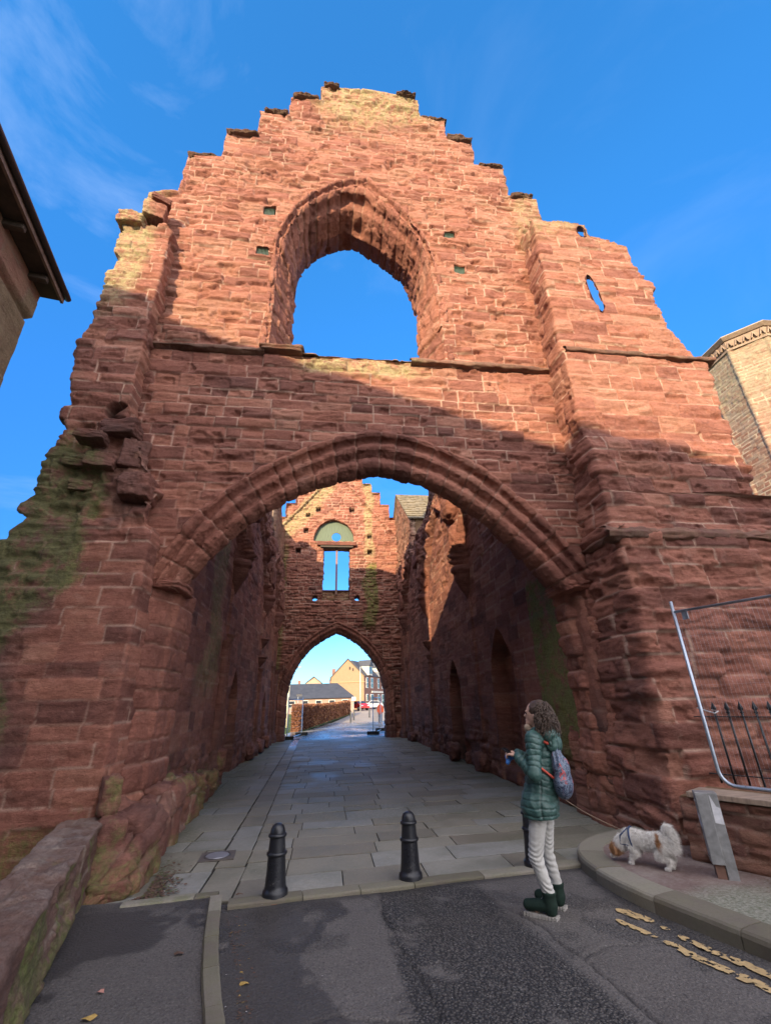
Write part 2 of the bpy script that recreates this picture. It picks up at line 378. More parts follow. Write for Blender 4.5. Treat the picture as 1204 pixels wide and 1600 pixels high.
    Fb = F[:, ::-1]+len(V); V = np.concatenate([V, Pb]); A = {k: np.concatenate([A[k], att[k].ravel()]) for k in A}
    FF.append(Fb); F = np.concatenate(FF)
    used = np.unique(F); remap = np.full(len(V), -1, np.int64); remap[used] = np.arange(len(used))
    return mesh_np(name, V[used], remap[F], mat, parent, {k: v[used] for k, v in A.items()})
def resample(pts, n):
    p = np.array(pts, float)
    # catmull-rom then even spacing
    q = []
    for i in range(len(p)-1):
        p0 = p[max(i-1, 0)]; p1 = p[i]; p2 = p[i+1]; p3 = p[min(i+2, len(p)-1)]
        for t in np.linspace(0, 1, 20, endpoint=False): q.append(.5*((2*p1)+(-p0+p2)*t+(2*p0-5*p1+4*p2-p3)*t*t+(-p0+3*p1-3*p2+p3)*t**3))
    q.append(p[-1]); q = np.array(q); L = np.concatenate([[0], np.cumsum(np.linalg.norm(np.diff(q, axis=0), axis=1))])
    s = np.linspace(0, L[-1], n); return np.stack([np.interp(s, L, q[:, k]) for k in range(q.shape[1])], -1), s, L[-1]
def loft_ring(name, outer, inner, prof, mat, parent, step=.022, seg=(.28, .42), groove=.03, prot=.03, rough=.02, stain=no_stain, fade=None, seed=3, tstep=.022, org=0.0, facing=-1, pit=.0, segs_by_z=None, tintadd=0):
    "moulded ring between two curves in the wall plane; prof is [(w, y)] with w 0 outer .. 1 inner"
    n = int(resample(outer, 10)[2]/step); O, s, L = resample(outer, n); I, _, _ = resample(inner, n)
    pr = np.array(prof, float); wid = np.median(np.linalg.norm(O-I, axis=1))
    pl = np.concatenate([[0], np.cumsum(np.hypot(np.diff(pr[:, 0])*wid, np.diff(pr[:, 1])))]); m = max(8, int(pl[-1]/tstep))
    tt = np.linspace(0, pl[-1], m); w = np.interp(tt, pl, pr[:, 0]); y = np.interp(tt, pl, pr[:, 1])
    k = np.array([.25, .5, .25]); 
    for _ in range(1): y = np.convolve(np.pad(y, 1, 'edge'), k, 'valid'); w = np.convolve(np.pad(w, 1, 'edge'), k, 'valid')
    Wg = w[None, :]+0*s[:, None]; Yg = y[None, :]+0*s[:, None]
    if fade is not None:
        f = fade(O[:, 0], O[:, 1])[:, None]; ylin = np.interp(np.clip(w, 0, 1), [0, 1], [prof[0][1] if prof[0][0] >= 0 else org, pr[pr[:, 0] >= 1][0][1] if (pr[:, 0] >= 1).any() else pr[-1, 1]])
        ylin = np.where(w >= 1, y, ylin); Yg = Yg*f+(ylin[None, :]+.01)*(1-f)
    X = O[:, None, 0]*(1-Wg)+I[:, None, 0]*Wg; Z = O[:, None, 1]*(1-Wg)+I[:, None, 1]*Wg
    P = np.stack([X, Yg, Z], -1); N = gnormals(P)
    # orient normals out of the stone: towards -y at face
    if (N[:, :m//3, 1].mean()*(-facing)) > 0: N = -N; flip = True
    else: flip = False
    r = random.Random(seed); b = [0.0]
    while b[-1] < L: b.append(b[-1]+r.uniform(*seg))
    b = np.array(b); S = s[:, None]+0*Wg; S2 = S+.012*vnoise(S*3, tt[None, :]*6+0*S, 0, seed)
    bi = np.clip(np.searchsorted(b, S2.ravel())-1, 0, len(b)-2).reshape(S.shape); d = np.minimum(S2-b[bi], b[bi+1]-S2)
    H = lambda kk: _hash(bi.astype(float), 0*bi.astype(float), 0*bi.astype(float)+kk, seed)
    T = tt[None, :]+0*S
    h = prot*(H(1)-.5)*2-groove*np.exp(-(d/.013)**2)*(.5+H(2))-.012*np.exp(-(d/.04)**2)+rough*1.7*fbm(S*5+H(3)*30, T*7, 0, seed+3, 4)+(S2-.5*(b[bi]+b[bi+1]))*(H(4)-.5)*prot*2.5
    if pit: pn = fbm(S*4, T*4, 5, seed+9, 4); h = h-pit*(.65*sstep(.16, .24, pn)+.35*sstep(.05, .45, pn))+.010*np.floor(4*fbm(S*3+H(7)*9, T*3, 8, seed+11, 3))
    Q = P+N*h[..., None]
    att = rough_attrs(Q, {'tint': np.clip(H(5)*.8+.1+tintadd, 0, 1), 'mort': np.exp(-(d/.009)**2)*.6}, stain)
    return mesh_np(name, Q.reshape(-1, 3), grid_faces(*S.shape, flip=flip), mat, parent, {k: v.ravel() for k, v in att.items()})
def rock(name, c, d, seed, mat, parent=None, stain=no_stain, rot=0, amp=.12, sub=4, tint=.4, boxy=.6, build=True):
    bm = bmesh.new(); bmesh.ops.create_icosphere(bm, subdivisions=sub, radius=1); V = np.array([v.co[:] for v in bm.verts]); F = np.array([[v.index for v in f.verts] for f in bm.faces]); bm.free()
    Vb = V/np.max(np.abs(V), axis=1, keepdims=True); V = V*(1-boxy)+Vb*boxy
    V = V*(1+amp*fbm(V[:, 0]*1.5, V[:, 1]*1.5, V[:, 2]*1.5, seed, 4)[:, None]*2)+amp*.25*np.stack([vnoise(V[:, 0]*1, V[:, 1], V[:, 2]*9, seed+k) for k in range(3)], -1)*[1, 1, .2]
    if boxy > .5: V = V*(1+.035*np.floor(5*fbm(V[:, 0]*1.2, V[:, 1]*1.2, V[:, 2]*3.0, seed+31, 4))[:, None])
    V = V*np.array(d)*.5; ca, sa = math.cos(rot), math.sin(rot); V = np.stack([V[:, 0]*ca-V[:, 1]*sa, V[:, 0]*sa+V[:, 1]*ca, V[:, 2]], -1)+np.array(c)
    att = rough_attrs(V, {'tint': np.full(len(V), tint), 'mort': np.zeros(len(V))}, stain)
    if not build: return V, F, att
    return mesh_np(name, V, F, mat, parent, att)
# ================================================================== GATEHOUSE
GH = empty('abbey_gatehouse', (0.9, 6.5, 0), 0, 'ruined red sandstone abbey gatehouse with stepped gable and broad arched passage', 'gatehouse')
GHi = Matrix.Translation((0.9, 6.5, 0)).inverted()
class _P:  # parent keeping world placement
    pass
def own(o): o.parent = GH; o.matrix_parent_inverse = GHi; return o
def S_front(x, y, z):
    n = fbm(x*.9, y*.9, z*.9, 401, 3); n2 = fbm(x*2.3, y*2.3, z*2.3, 402, 3)
    moss = sstep(-3.15, -3.75, x+n*1.1)*sstep(5.9, 5.1, z+n2)*1.0
    moss = np.maximum(moss, .8*sstep(.9, .2, z+n2*.8)*sstep(-1.3, -2.2, x+n*.5)*sstep(7.5, 6, y)*.6)
    lich = sstep(14.9, 16.2, z+n*1.2)*sstep(2.2, .8, np.abs(x-.85+n))*.95
    lich = np.maximum(lich, sstep(-3.45, -3.7, x+n*.4)*sstep(8.0, 9.0, z+n)*.95)
    lich = np.maximum(lich, sstep(.3, .12, np.abs(z-7.42))*sstep(-.9, -.4, x)*sstep(2.0, 1.4, x)*sstep(6.7, 6.55, y)*.9)
    lich = np.maximum(lich, sstep(10.5, 11.2, z+n*.6)*sstep(4.0, 4.4, x)*.55)
    lich = np.maximum(lich, sstep(3.6, 3.45, z)*0)
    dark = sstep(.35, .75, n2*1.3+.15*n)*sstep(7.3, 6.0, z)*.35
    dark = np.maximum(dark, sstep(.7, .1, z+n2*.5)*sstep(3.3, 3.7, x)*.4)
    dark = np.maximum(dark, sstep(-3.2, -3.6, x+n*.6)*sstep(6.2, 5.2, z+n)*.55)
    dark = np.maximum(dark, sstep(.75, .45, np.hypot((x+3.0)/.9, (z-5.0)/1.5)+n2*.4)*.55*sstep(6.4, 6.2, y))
    return moss, lich, dark
def S_pass(x, y, z):
    n = fbm(x*.9, y*.9, z*.9, 411, 3); n2 = fbm(x*2.3, y*2.3, z*2.3, 412, 3)
    L = sstep(0, -.5, x); R = 1-L
    moss = R*sstep(.72, .58, np.abs(y-7.95+n*.1))*sstep(4.1, 3.5, z+n2*.3)*sstep(.2, 1.2, z)*1.0
    moss = np.maximum(moss, L*sstep(1.0, .5, np.abs(y-10.9+n*.8))*sstep(1.0, 2.4, z)*.45)
    moss = np.maximum(moss, L*sstep(.7, .1, z+n2*.8)*sstep(16, 9, y)*.8)
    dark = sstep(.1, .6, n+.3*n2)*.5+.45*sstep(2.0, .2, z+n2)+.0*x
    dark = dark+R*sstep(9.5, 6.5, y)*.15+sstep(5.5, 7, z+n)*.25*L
    lich = sstep(8.2, 9.6, z+n*1.2)*.35*(1-R*.3)+L*sstep(1.0, .4, np.abs(y-10.9+n*.8))*sstep(1.4, 2.4, z)*.35
    return moss, lich, np.clip(dark, 0, .8)
# ---- front wall (recessed plane y = 6.5)
FY = 6.5
gab = [(-4.0, 0), (-4.0, 11.8), (-3.69, 11.9), (-3.41, 11.95), (-3.41, 13.3), (-2.69, 13.3), (-2.69, 14.3), (-1.97, 14.3), (-1.97, 15.4), (-1.27, 15.4), (-1.27, 16.2), (-.5, 16.2), (-.5, 16.98), (.14, 17.02), (1.29, 17.1), (2.13, 16.95), (2.13, 16.15), (2.8, 16.15), (2.8, 15.27), (3.47, 15.27), (3.47, 14.27), (4.22, 14.25), (4.22, 13.15), (4.92, 13.12), (4.92, 12.3), (4.6, 12.2), (4.6, 0)]
ring_o = [(-2.5, 3.3), (-2.32, 3.68), (-1.84, 4.41), (-1.22, 4.98), (-.5, 5.44), (.24, 5.76), (.9, 5.86), (1.75, 5.66), (2.67, 5.13), (3.36, 4.45), (3.85, 3.85), (4.16, 3.35)]
ring_i = [(-2.15, 3.2), (-1.98, 3.5), (-1.57, 4.0), (-1.05, 4.48), (-.4, 4.88), (.24, 5.14), (.88, 5.24), (1.6, 5.06), (2.35, 4.62), (2.95, 4.1), (3.42, 3.6), (3.73, 3.2)]
ho, _, _ = resample(ring_o, 60); archhole = [(-2.47, -.5), (-2.47, 3.2)]+[tuple(p*1.0) for p in ho[2:-2]]+[(4.15, 3.2), (4.1, 1.5), (3.95, 0), (3.95, -.5)]
win_o = [(-1.27, 7.62), (-1.26, 8.6), (-1.25, 9.63), (-1.19, 10.75), (-.84, 11.82), (-.2, 12.55), (.3, 12.86), (.62, 12.95), (.68, 12.94), (.86, 12.72), (1.25, 12.25), (1.62, 11.7), (1.9, 11.1), (2.1, 10.26), (2.2, 9.1), (2.22, 7.62)]
win_i = [(-.86, 7.55), (-.87, 8.8), (-.88, 10.0), (-.86, 10.85), (-.62, 11.5), (-.3, 11.84), (.12, 12.12), (.24, 12.14), (.36, 12.10), (.66, 11.93), (1.14, 11.56), (1.66, 11.0), (1.82, 10.3), (1.79, 9.0), (1.76, 7.55)]
wo, _, _ = resample(win_o, 80)
def inset(pts, c, f): return [((p[0]-c[0])*f+c[0], (p[1]-c[1])*f+c[1]) for p in pts]
winhole = [(-1.2, 7.6)]+[(float(p[0]+(.06 if p[0] < .5 else -.06)), float(p[1]-(.06 if p[1] > 11 else 0))) for p in wo[1:-1]]+[(2.16, 7.6)]
grl = [(-1.50, 11.62), (-1.53, 10.32), (2.55, 11.42), (2.70, 10.33)]
gholes = [[(a-.13, b-.14), (a+.13, b-.14), (a+.13, b+.14), (a-.13, b+.14)] for a, b in grl]
MF = Mas(11, -.3, 17.6, -6, 10, (.13, .27), (.26, .78))
MF.zb = np.array([z if z < 5.8 else z for z in MF.zb])
def ex_front(u, v):
    up = sstep(7.4, 7.7, v)
    n = fbm(u*.8, v*.8, 1, 55, 3)
    ero = sstep(-.05, .35, n)
    h = -.035*sstep(.15, .5, fbm(u*2.0, v*3.2, 3, 57, 3))*up*1.6-.02*up*ero
    smooth = sstep(5.2, 4.7, v)
    return dict(h=h, tint=.30*up-.04*sstep(6.5, 5.5, v), hs=(1-.45*smooth)*(1+.15*up), dark=.0*u)  # weathered upper stone is paler; tint raised further to brighten the sunlit part
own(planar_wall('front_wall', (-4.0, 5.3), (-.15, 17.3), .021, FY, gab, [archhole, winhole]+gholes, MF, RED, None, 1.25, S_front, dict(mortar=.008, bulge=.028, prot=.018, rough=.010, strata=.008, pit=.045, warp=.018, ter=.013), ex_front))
# dark-backed mesh grilles in the putlog holes
GRN = simple('green_mesh', (.03, .055, .04), .6)
for a, b in grl:
    m = MB(); m.box((a, FY+.09, b), (.25, .01, .27))
    g0 = m.build('grille_panel', GRN)
    own(g0); g0.name = 'ventilation_grille'
    m = MB()
    for k in range(9): m.box((a-.112+k*.028, FY+.06, b), (.007, .02, .25))
    m.box((a, FY+.055, b+.12), (.25, .02, .012)); m.box((a, FY+.055, b-.12), (.25, .02, .012))
    gb = m.build('grille_bars', simple('grille_metal', (.06, .10, .07), .5)); gb.parent = g0
# ---- ring mouldings of the passage arch
def fadeA(x, z): return sstep(3.2, 3.5, z)
prof = [(-.2, 6.60), (-.2, 6.42), (-.1, 6.37), (0.02, 6.40), (.06, 6.47), (.12, 6.51), (.18, 6.47), (.3, 6.40), (.44, 6.41), (.52, 6.49), (.58, 6.55), (.64, 6.50), (.78, 6.45), (.92, 6.49), (1.0, 6.60), (1.0, 6.80), (.85, 6.86), (.4, 7.4), (.1, 7.75)]
own(loft_ring('passage_arch', ring_o, ring_i, prof, RED, None, .018, (.26, .46), .016, .006, .012, S_front, None, 5, .017, FY, tintadd=-.1, pit=.018))
jl_o = [(-2.62, 0), (-2.52, 1), (-2.5, 2.2), (-2.52, 3.35)]; jl_i = [(-2.3, 0), (-2.28, 1), (-2.25, 2.2), (-2.2, 3.35)]
jprof = [(-.8, 6.62), (-.2, 6.5), (.2, 6.52), (.5, 6.62), (.7, 6.74), (.82, 6.9), (1.0, 6.95), (1.0, 7.8)]
own(loft_ring('arch_jamb', jl_o[::-1], jl_i[::-1], jprof, RED, None, .022, (.24, .36), .02, .025, .018, S_front, None, 8, .022, FY))
jr_o = [(4.2, 3.35), (4.2, 2.2), (4.12, 1), (4.0, -.05)]; jr_i = [(3.86, 3.35), (3.92, 2.2), (3.92, 1), (3.86, -.05)]
jprof2 = [(-.5, 6.55), (0, 6.46), (.45, 6.50), (.6, 6.74), (.66, 6.80), (1.0, 6.88), (1.0, 7.30), (.2, 7.36)]
own(loft_ring('arch_jamb', jr_o, jr_i, jprof2, RED, None, .022, (.22, .34), .02, .03, .018, S_front, None, 9, .022, FY, pit=.03))
# impost blocks
for (x0, sg) in ((4.02, 1), (-2.35, -1)):
    V, F, A = rock('imp', (x0, 6.88, 3.30), (.52, .86, .15), 31+sg, RED, None, S_front, 0, .05, 4, .45, .85, False)
    own(mesh_np('impost_stone', V, F, RED, None, A))
# ---- window surround
wprof = [(-.22, 6.56), (-.22, 6.45), (-.1, 6.38), (0.0, 6.40), (.06, 6.50), (.14, 6.50), (.26, 6.44), (.42, 6.50), (.5, 6.66), (.58, 6.70), (.7, 6.74), (.82, 6.9), (.9, 7.1), (1.0, 7.22), (.8, 7.75)]
def fadeW(x, z): return .35+.65*sstep(10.0, 10.6, z)
own(loft_ring('window_surround', win_o, win_i, wprof, RED, None, .022, (.2, .4), .025, .02, .018, S_front, fadeW, 15, .02, FY, pit=.03, tintadd=.08))
# sill and string courses
def bar_sheet(name, x0, x1, prof, mas_seed, mat, stain, along='x', step=.025, jit=.03, cut=None):
    n = int(abs(x1-x0)/step); xs = np.linspace(x0, x1, n); pr = np.array(prof, float)
    pl = np.concatenate([[0], np.cumsum(np.hypot(np.diff(pr[:, 0]), np.diff(pr[:, 1])))]); m = max(6, int(pl[-1]/.02)); t = np.linspace(0, pl[-1], m)
    y = np.interp(t, pl, pr[:, 0]); z = np.interp(t, pl, pr[:, 1]); X = xs[:, None]+0*y[None]; Y = y[None]+0*X; Z = z[None]+0*X
    P = np.stack([X, Y, Z], -1) if along == 'x' else np.stack([Y, X, Z], -1)
    N = gnormals(P); r = random.Random(mas_seed); b = [x0-.1]
    while b[-1] < x1+.6: b.append(b[-1]+r.uniform(.4, .9))
    b = np.array(b); bi = np.clip(np.searchsorted(b, X.ravel())-1, 0, len(b)-2).reshape(X.shape); d = np.minimum(X-b[bi], b[bi+1]-X)
    wear = fbm(X*2.5, t[None]*3, 0, mas_seed, 4); h = -jit*1.5*np.clip(wear+.15, 0, 1)+jit*.5*vnoise(X*7, t[None]*20, 0, mas_seed+1)-.015*np.exp(-(d/.01)**2)
    sgn = -1 if (N[..., 1 if along == 'x' else 0].mean() > 0) else 1
    Q = P+N*h[..., None]*sgn
    att = rough_attrs(Q, {'tint': _hash(bi.astype(float), bi*0.+1, bi*0.+2, mas_seed), 'mort': 0*h}, stain)
    return mesh_np(name, Q.reshape(-1, 3), grid_faces(n, m, flip=sgn < 0), mat, None, {k: v.ravel() for k, v in att.items()})
strp = lambda y: [(y+.05, 7.72), (y-.06, 7.68), (y-.13, 7.60), (y-.12, 7.55), (y-.04, 7.53), (y+.05, 7.50)]
def S_dk(x, y, z):
    a, b, c = S_front(x, y, z); return a, np.maximum(b, .25), np.maximum(c, .55)
own(bar_sheet('string_course', -3.25, -1.25, strp(6.5), 21, RED, S_dk))
own(bar_sheet('string_course', 1.45, 4.2, strp(6.5), 22, RED, S_dk))
def S_sill(x, y, z): return 0*x, 0*x+.85, 0*x+.15
V, F, A = rock('sl', (-.95, 6.62, 7.66), (.78, .55, .13), 71, RED, None, S_dk, 0, .05, 4, .5, .9, False); own(mesh_np('sill_slab', V, F, RED, None, A))
m = MB(); sillm = Mas(77, 7.2, 7.8, -2, 3, (.6, .7), (.4, .6))
xs = np.linspace(-.9, 1.8, 110); tt = np.linspace(0, 1.2, 44); X, T = np.meshgrid(xs, tt, indexing='ij'); P = np.stack([X, 6.49+np.maximum(T-.05, 0), 7.62-.05*np.clip(.05-T, 0, 1)+.01*vnoise(X*4, T*4, 0, 4)], -1)
own(sheet('window_sill', P, X, T*.01+7.4, sillm, RED, None, lambda x, y, z: (0*x, 0*x+.8, 0*x+.1), par=dict(bulge=.01, prot=.008)))
# crow step copings
r = random.Random(5)
steps = [(-3.41, -2.69, 13.3), (-2.69, -1.97, 14.3), (-1.97, -1.27, 15.4), (-1.27, -.5, 16.2), (-.5, -.02, 17.0), (1.5, 2.13, 17.03), (2.13, 2.8, 16.15), (2.8, 3.47, 15.27), (3.47, 4.22, 14.26), (4.22, 4.92, 13.13)]
def S_cop(x, y, z): return 0*x, 0*x+.4, 0*x+.75
for i, (a, b, z) in enumerate(steps):
    V, F, A = rock('c', ((a+b)/2+r.uniform(-.04, .04), 7.1+r.uniform(-.05, .06), z-.005+r.uniform(-.02, .015)), ((b-a)*r.uniform(.72, 1.0)+.05, 1.3, r.uniform(.06, .12)), 100+i, RED, None, S_cop, 0, .05, 4, .4, .9, False)
    own(mesh_np('coping_stone', V, F, RED, None, A))
# ---- buttresses
def buttress(name, side, mas):
    zs = np.arange(-.15, 10.6 if side < 0 else 11.75, .026)
    if side < 0:
        def xo(z): return np.interp(z, [0, 3.5, 4.4, 5.3, 6.8, 8.4, 9.4, 10.4], [-4.75, -4.32, -4.18, -4.0, -4.13, -4.12, -4.06, -4.18])
        def xi(z): return np.interp(z, [0, 3.9, 4.2, 4.6, 5.3, 5.9, 6.3, 11], [-2.44, -2.46, -2.6, -2.5, -2.85, -3.15, -3.2, -3.2])
        def yf(z): return np.interp(z, [0, 3.9, 4.4, 6, 7.5, 11], [6.02, 6.08, 6.12, 6.14, 6.17, 6.19])
    else:
        def xi(z): return np.interp(z, [0, 1.5, 3.5, 5.6, 7.6, 11.5], [3.92, 4.10, 4.18, 4.22, 4.22, 4.3])
        def xo(z): return np.interp(z, [0, 4.55, 4.6, 5.2, 7.5, 7.65, 8.4, 9.6, 9.9, 10.3, 10.8, 11.75], [9.5, 9.5, 6.93, 7.0, 7.2, 7.02, 6.68, 6.66, 6.6, 6.42, 6.4, 6.35])
        def yf(z): return np.interp(z, [0, .6, 3.78, 3.95, 5.5, 5.75, 7.5, 7.7, 11.5], [5.44, 5.52, 5.56, 5.70, 5.74, 5.88, 5.88, 5.93, 5.95])
    rs = random.Random(7 if side < 0 else 8)
    # ragged outer edge, course by course
    ci = np.clip(np.searchsorted(mas.zb, zs)-1, 0, len(mas.zb)-2); rag = np.array([rs.uniform(-.09, .09) for _ in mas.zb])[ci]; k = np.ones(5)/5
    rag = np.convolve(np.pad(rag, 2, 'edge'), k, 'valid')
    if side > 0: rag = rag*np.where(zs < 4.55, 0, 1)*.5
    XO = xo(zs)+rag; XI = xi(zs); YF = yf(zs)
    nA = int((abs(XO-XI).max())/.026); nB = 26; nS = 14
    a = np.linspace(0, 1, nA)[:, None]; b = np.linspace(0, 1, nB)[:, None]; c_ = np.linspace(0, 1, nS)[:, None]
    back = 6.62
    # path: outer return (depth) -> front -> inner return
    xS = XO[None]+0*c_; yS = YF[None]*c_+(YF[None]+1.6)*(1-c_)
    xA = XO[None]*(1-a)+XI[None]*a; yA = YF[None]+0*a
    xB = XI[None]+0*b; yB = YF[None]*(1-b)+back*b
    X = np.concatenate([xS[:-1], xA, xB[1:]]); Y = np.concatenate([yS[:-1], yA, yB[1:]]); Z = zs[None]+0*X
    U = np.concatenate([(xS-(-side if False else (1 if side > 0 else -1))*-1*(yS-YF[None]))[:-1], xA, (xB+(-1 if side > 0 else 1)*(yB-YF[None]))[1:]])
    for _ in range(3 if side < 0 else 5):
        X[1:-1] = .25*X[:-2]+.5*X[1:-1]+.25*X[2:]; Y[1:-1] = .25*Y[:-2]+.5*Y[1:-1]+.25*Y[2:]
    P = np.stack([X, Y, Z], -1)
    flip = side > 0   # u runs from outer edge inwards
    keep = None
    if side > 0:
        top = np.interp(X, [4.0, 4.5, 5.5, 5.56, 5.8, 6.38, 6.42, 6.6, 7.3], [11.45, 11.5, 11.4, 11.1, 11.08, 10.8, 10.3, 9.9, 9.6]); ok = Z < top+.02*vnoise(X*8, Z, 0, 3)
        d = np.hypot((X-5.25+(Z-9.2)*.09+.025*vnoise(Z*7, Z*0, 0, 5))/.095, (Z-9.22)/.5); hole = (d < 1) & (Y < yf(Z)+.05)
        d2 = np.hypot((X-5.36)/.09, (Z-11.12)/.16); hole2 = (d2 < 1) & (Y < yf(Z)+.05)
        ok &= ~hole & ~hole2
    else:
        ok = Z < np.interp(X, [-4.4, -4.1, -3.75, -3.7, -3.3, -3.2], [10.3, 10.5, 10.5, 10.3, 10.35, 10.2])
    keep = ok[:-1, :-1] & ok[1:, 1:] & ok[1:, :-1] & ok[:-1, 1:]
    def ex(u, v):
        n = fbm(u*.9, v*.9, 4, 66, 3); dark = 0*u
        if side < 0:
            rb = sstep(3.9, 4.3, v)*sstep(6.0, 5.5, v)*sstep(-4.05, -3.7, u)    # broken rubble zone
            h = rb*(-.10+.16*fbm(u*4, v*5, 2, 67, 4))-.5*sstep(.16, .1, np.hypot((u+3.32)/1.3, (v-5.93)))*1.0
            low = sstep(3.9, 3.5, v)*sstep(-3.7, -3.4, u)
            dark = sstep(.17, .1, np.hypot((u+3.32)/1.3, (v-5.93)))*1.0
            return dict(h=h, hs=1.25-.8*low, tint=.25*sstep(7.5, 9, v)-.08*low, dark=dark, ms=1-.3*low)  # tint lifted towards the top, adding to the sunlit look of the paler stone
        ero = sstep(5.7, 5.2, v)
        h = ero*.05*fbm(u*1.6, v*2.2, 7, 68, 3)
        return dict(h=h, hs=1.1+.45*ero, tint=.30*sstep(5, 6.5, v)-.04*ero)  # paler stone higher up, its tint also lifted to strengthen the sunlit part
    o = sheet(name, P, U, Z, mas, RED, None, S_front, flip, dict(mortar=.008, bulge=.022, prot=.016, rough=.010, strata=.008, pit=.025, rnd=.03, warp=.016, ter=.013), keep, ex)
    return own(o)
MBL = Mas(31, -.3, 11, -7, 0, (.17, .28), (.35, .85)); MBR = Mas(41, -.3, 12, 2, 11, (.2, .34), (.4, .95))
buttress('left_buttress', -1, MBL).name = 'buttress'
buttress('right_buttress', 1, MBR).name = 'buttress'
# back of the slit opening: light shows through, so only line its sides
for (cx, cz, a, b) in ((5.25, 9.22, .10, .52), (5.36, 11.12, .10, .18)):
    m = MB(); seg = 28; ring0 = []; ring1 = []; ring2 = []
    for k in range(seg):
        t = 2*PI*k/seg; z = cz+b*math.sin(t); x = cx+a*math.cos(t)-(z-9.2)*.09*(1 if cz < 10 else 0)
        ring0.append(m.bm.verts.new((x, 5.90, z))); ring1.append(m.bm.verts.new((x+(.05*math.cos(t))+.05, 6.0, z+.05))); ring2.append(m.bm.verts.new((x+.12*math.cos(t)+.20, 6.14, z+.17)))
    for A_, B_ in ((ring0, ring1), (ring1, ring2)):
        for k in range(seg): m.bm.faces.new((A_[k], A_[(k+1) % seg], B_[(k+1) % seg], B_[k]))
    own(m.build('slit_lining', RED, None, True))
# string courses on right buttress
own(bar_sheet('string_course', 4.25, 7.32, strp(5.93), 23, RED, S_dk))
sp2 = lambda y: [(y+.18, 3.98), (y-.03, 3.93), (y-.12, 3.84), (y-.10, 3.76), (y-.02, 3.73), (y+.10, 3.68)]
own(bar_sheet('string_course', 3.98, 9.4, sp2(5.60), 24, RED, S_dk, jit=.04))
def bar_side(name, y0, y1, xf, z0): return bar_sheet(name, y0, y1, [(xf+.08, z0+.17), (xf-.04, z0+.12), (xf-.10, z0+.04), (xf-.06, z0-.02), (xf+.08, z0-.06)], 29, RED, S_dk, along='y')
own(bar_side('string_course', 5.5, 6.5, 4.2, 3.80))
# top-left stones, broken corbels
for i, (c, d, rt, ti, bx) in enumerate([((-3.62, 6.3, 10.72), (.42, .5, .5), .3, .7, .7), ((-3.52, 6.18, 10.98), (.36, .28, .16), .5, .1, .8), ((-3.95, 6.3, 10.38), (.5, .5, .3), 0, .6, .8), ((-2.80, 6.24, 4.62), (.42, .56, .40), .1, .05, .92), ((-3.2, 6.2, 5.62), (.50, .3, .26), -.1, .0, .88), ((-3.0, 6.34, 5.2), (.38, .4, .46), .4, .1, .88),
        ((-3.66, 6.24, 5.02), (.46, .3, .2), .1, .2, .8), ((-3.56, 6.22, 4.62), (.32, .26, .18), .2, .2, .8), ((-3.35, 6.1, 5.0), (.4, .2, .22), .2, .5, .5), ((-3.5, 6.02, 5.35), (.4, .3, .16), .1, .2, .6)]):
    V, F, A = rock('b', c, d, 200+i, RED, None, S_front, rt, .055, 5, ti, max(bx, .8), False); own(mesh_np('broken_stone', V, F, RED, None, A))
# ---- rubble plinth at the foot of the left pier
def S_pl(x, y, z):
    n = fbm(x*2, y*2, z*2, 431, 3); n2 = fbm(x*.8, y*.8, z, 432, 2)
    return sstep(-.25, .35, n+.25*n2+.1)*.55, 0*x, np.clip(.35-.5*n, 0, .6)
ys = np.arange(5.35, 12.4, .03); ts = np.linspace(0, 1, 50); Yg, T = np.meshgrid(ys, ts, indexing='ij')
toe = np.interp(Yg, [5.35, 5.7, 6.3, 7, 9, 12.4], [-2.25, -1.90, -1.82, -1.95, -2.15, -2.45]); hgt = np.interp(Yg, [5.35, 5.7, 6.5, 7.5, 9.5, 12.4], [-.1, .35, .62, .72, .6, .3])
Xg = toe-(toe+2.72)*sstep(.25, 1.0, T)*1.0; Zg = hgt*np.minimum(1, T*2.6)**.8-.06+.03*np.maximum(0, T-.6)
lump_ = .11*fbm(Yg*2.2, T*3.5, 0, 441, 4)+.05*fbm(Yg*6, T*9, 3, 442, 4)
P = np.stack([Xg, Yg, Zg], -1)
MP_ = Mas(51, -.3, 2.6, 4, 14, (.24, .42), (.35, .9))
own(sheet('rubble_plinth', P, Yg, T*1.3, MP_, RED, None, S_pl, False, dict(mortar=.014, bulge=.06, prot=.04, rough=.04, warp=.06, strata=.012), None, lambda u, v: dict(h=.09*fbm(u*2.4, v*3, 0, 441, 4), tint=-.05)))
for i, (c, d) in enumerate([((-2.12, 6.35, .45), (.45, .75, .36)), ((-2.2, 7.35, .55), (.4, .7, .34)), ((-2.3, 8.5, .5), (.42, .6, .3)), ((-2.02, 5.62, .06), (.40, .26, .2)), ((-2.22, 5.92, .32), (.36, .4, .62)), ((-2.3, 5.98, .8), (.22, .3, .4)), ((-2.35, 9.6, .42), (.4, .5, .3)), ((-2.5, 12.35, .5), (.3, .45, .55)), ((-2.42, 10.8, .3), (.4, .6, .35))]):
    V, F, A = rock('b', c, d, 300+i, RED, None, S_pl, .1*i, .14, 4, .25+.1*(i % 3), .55, False); own(mesh_np('plinth_stone', V, F, RED, None, A))
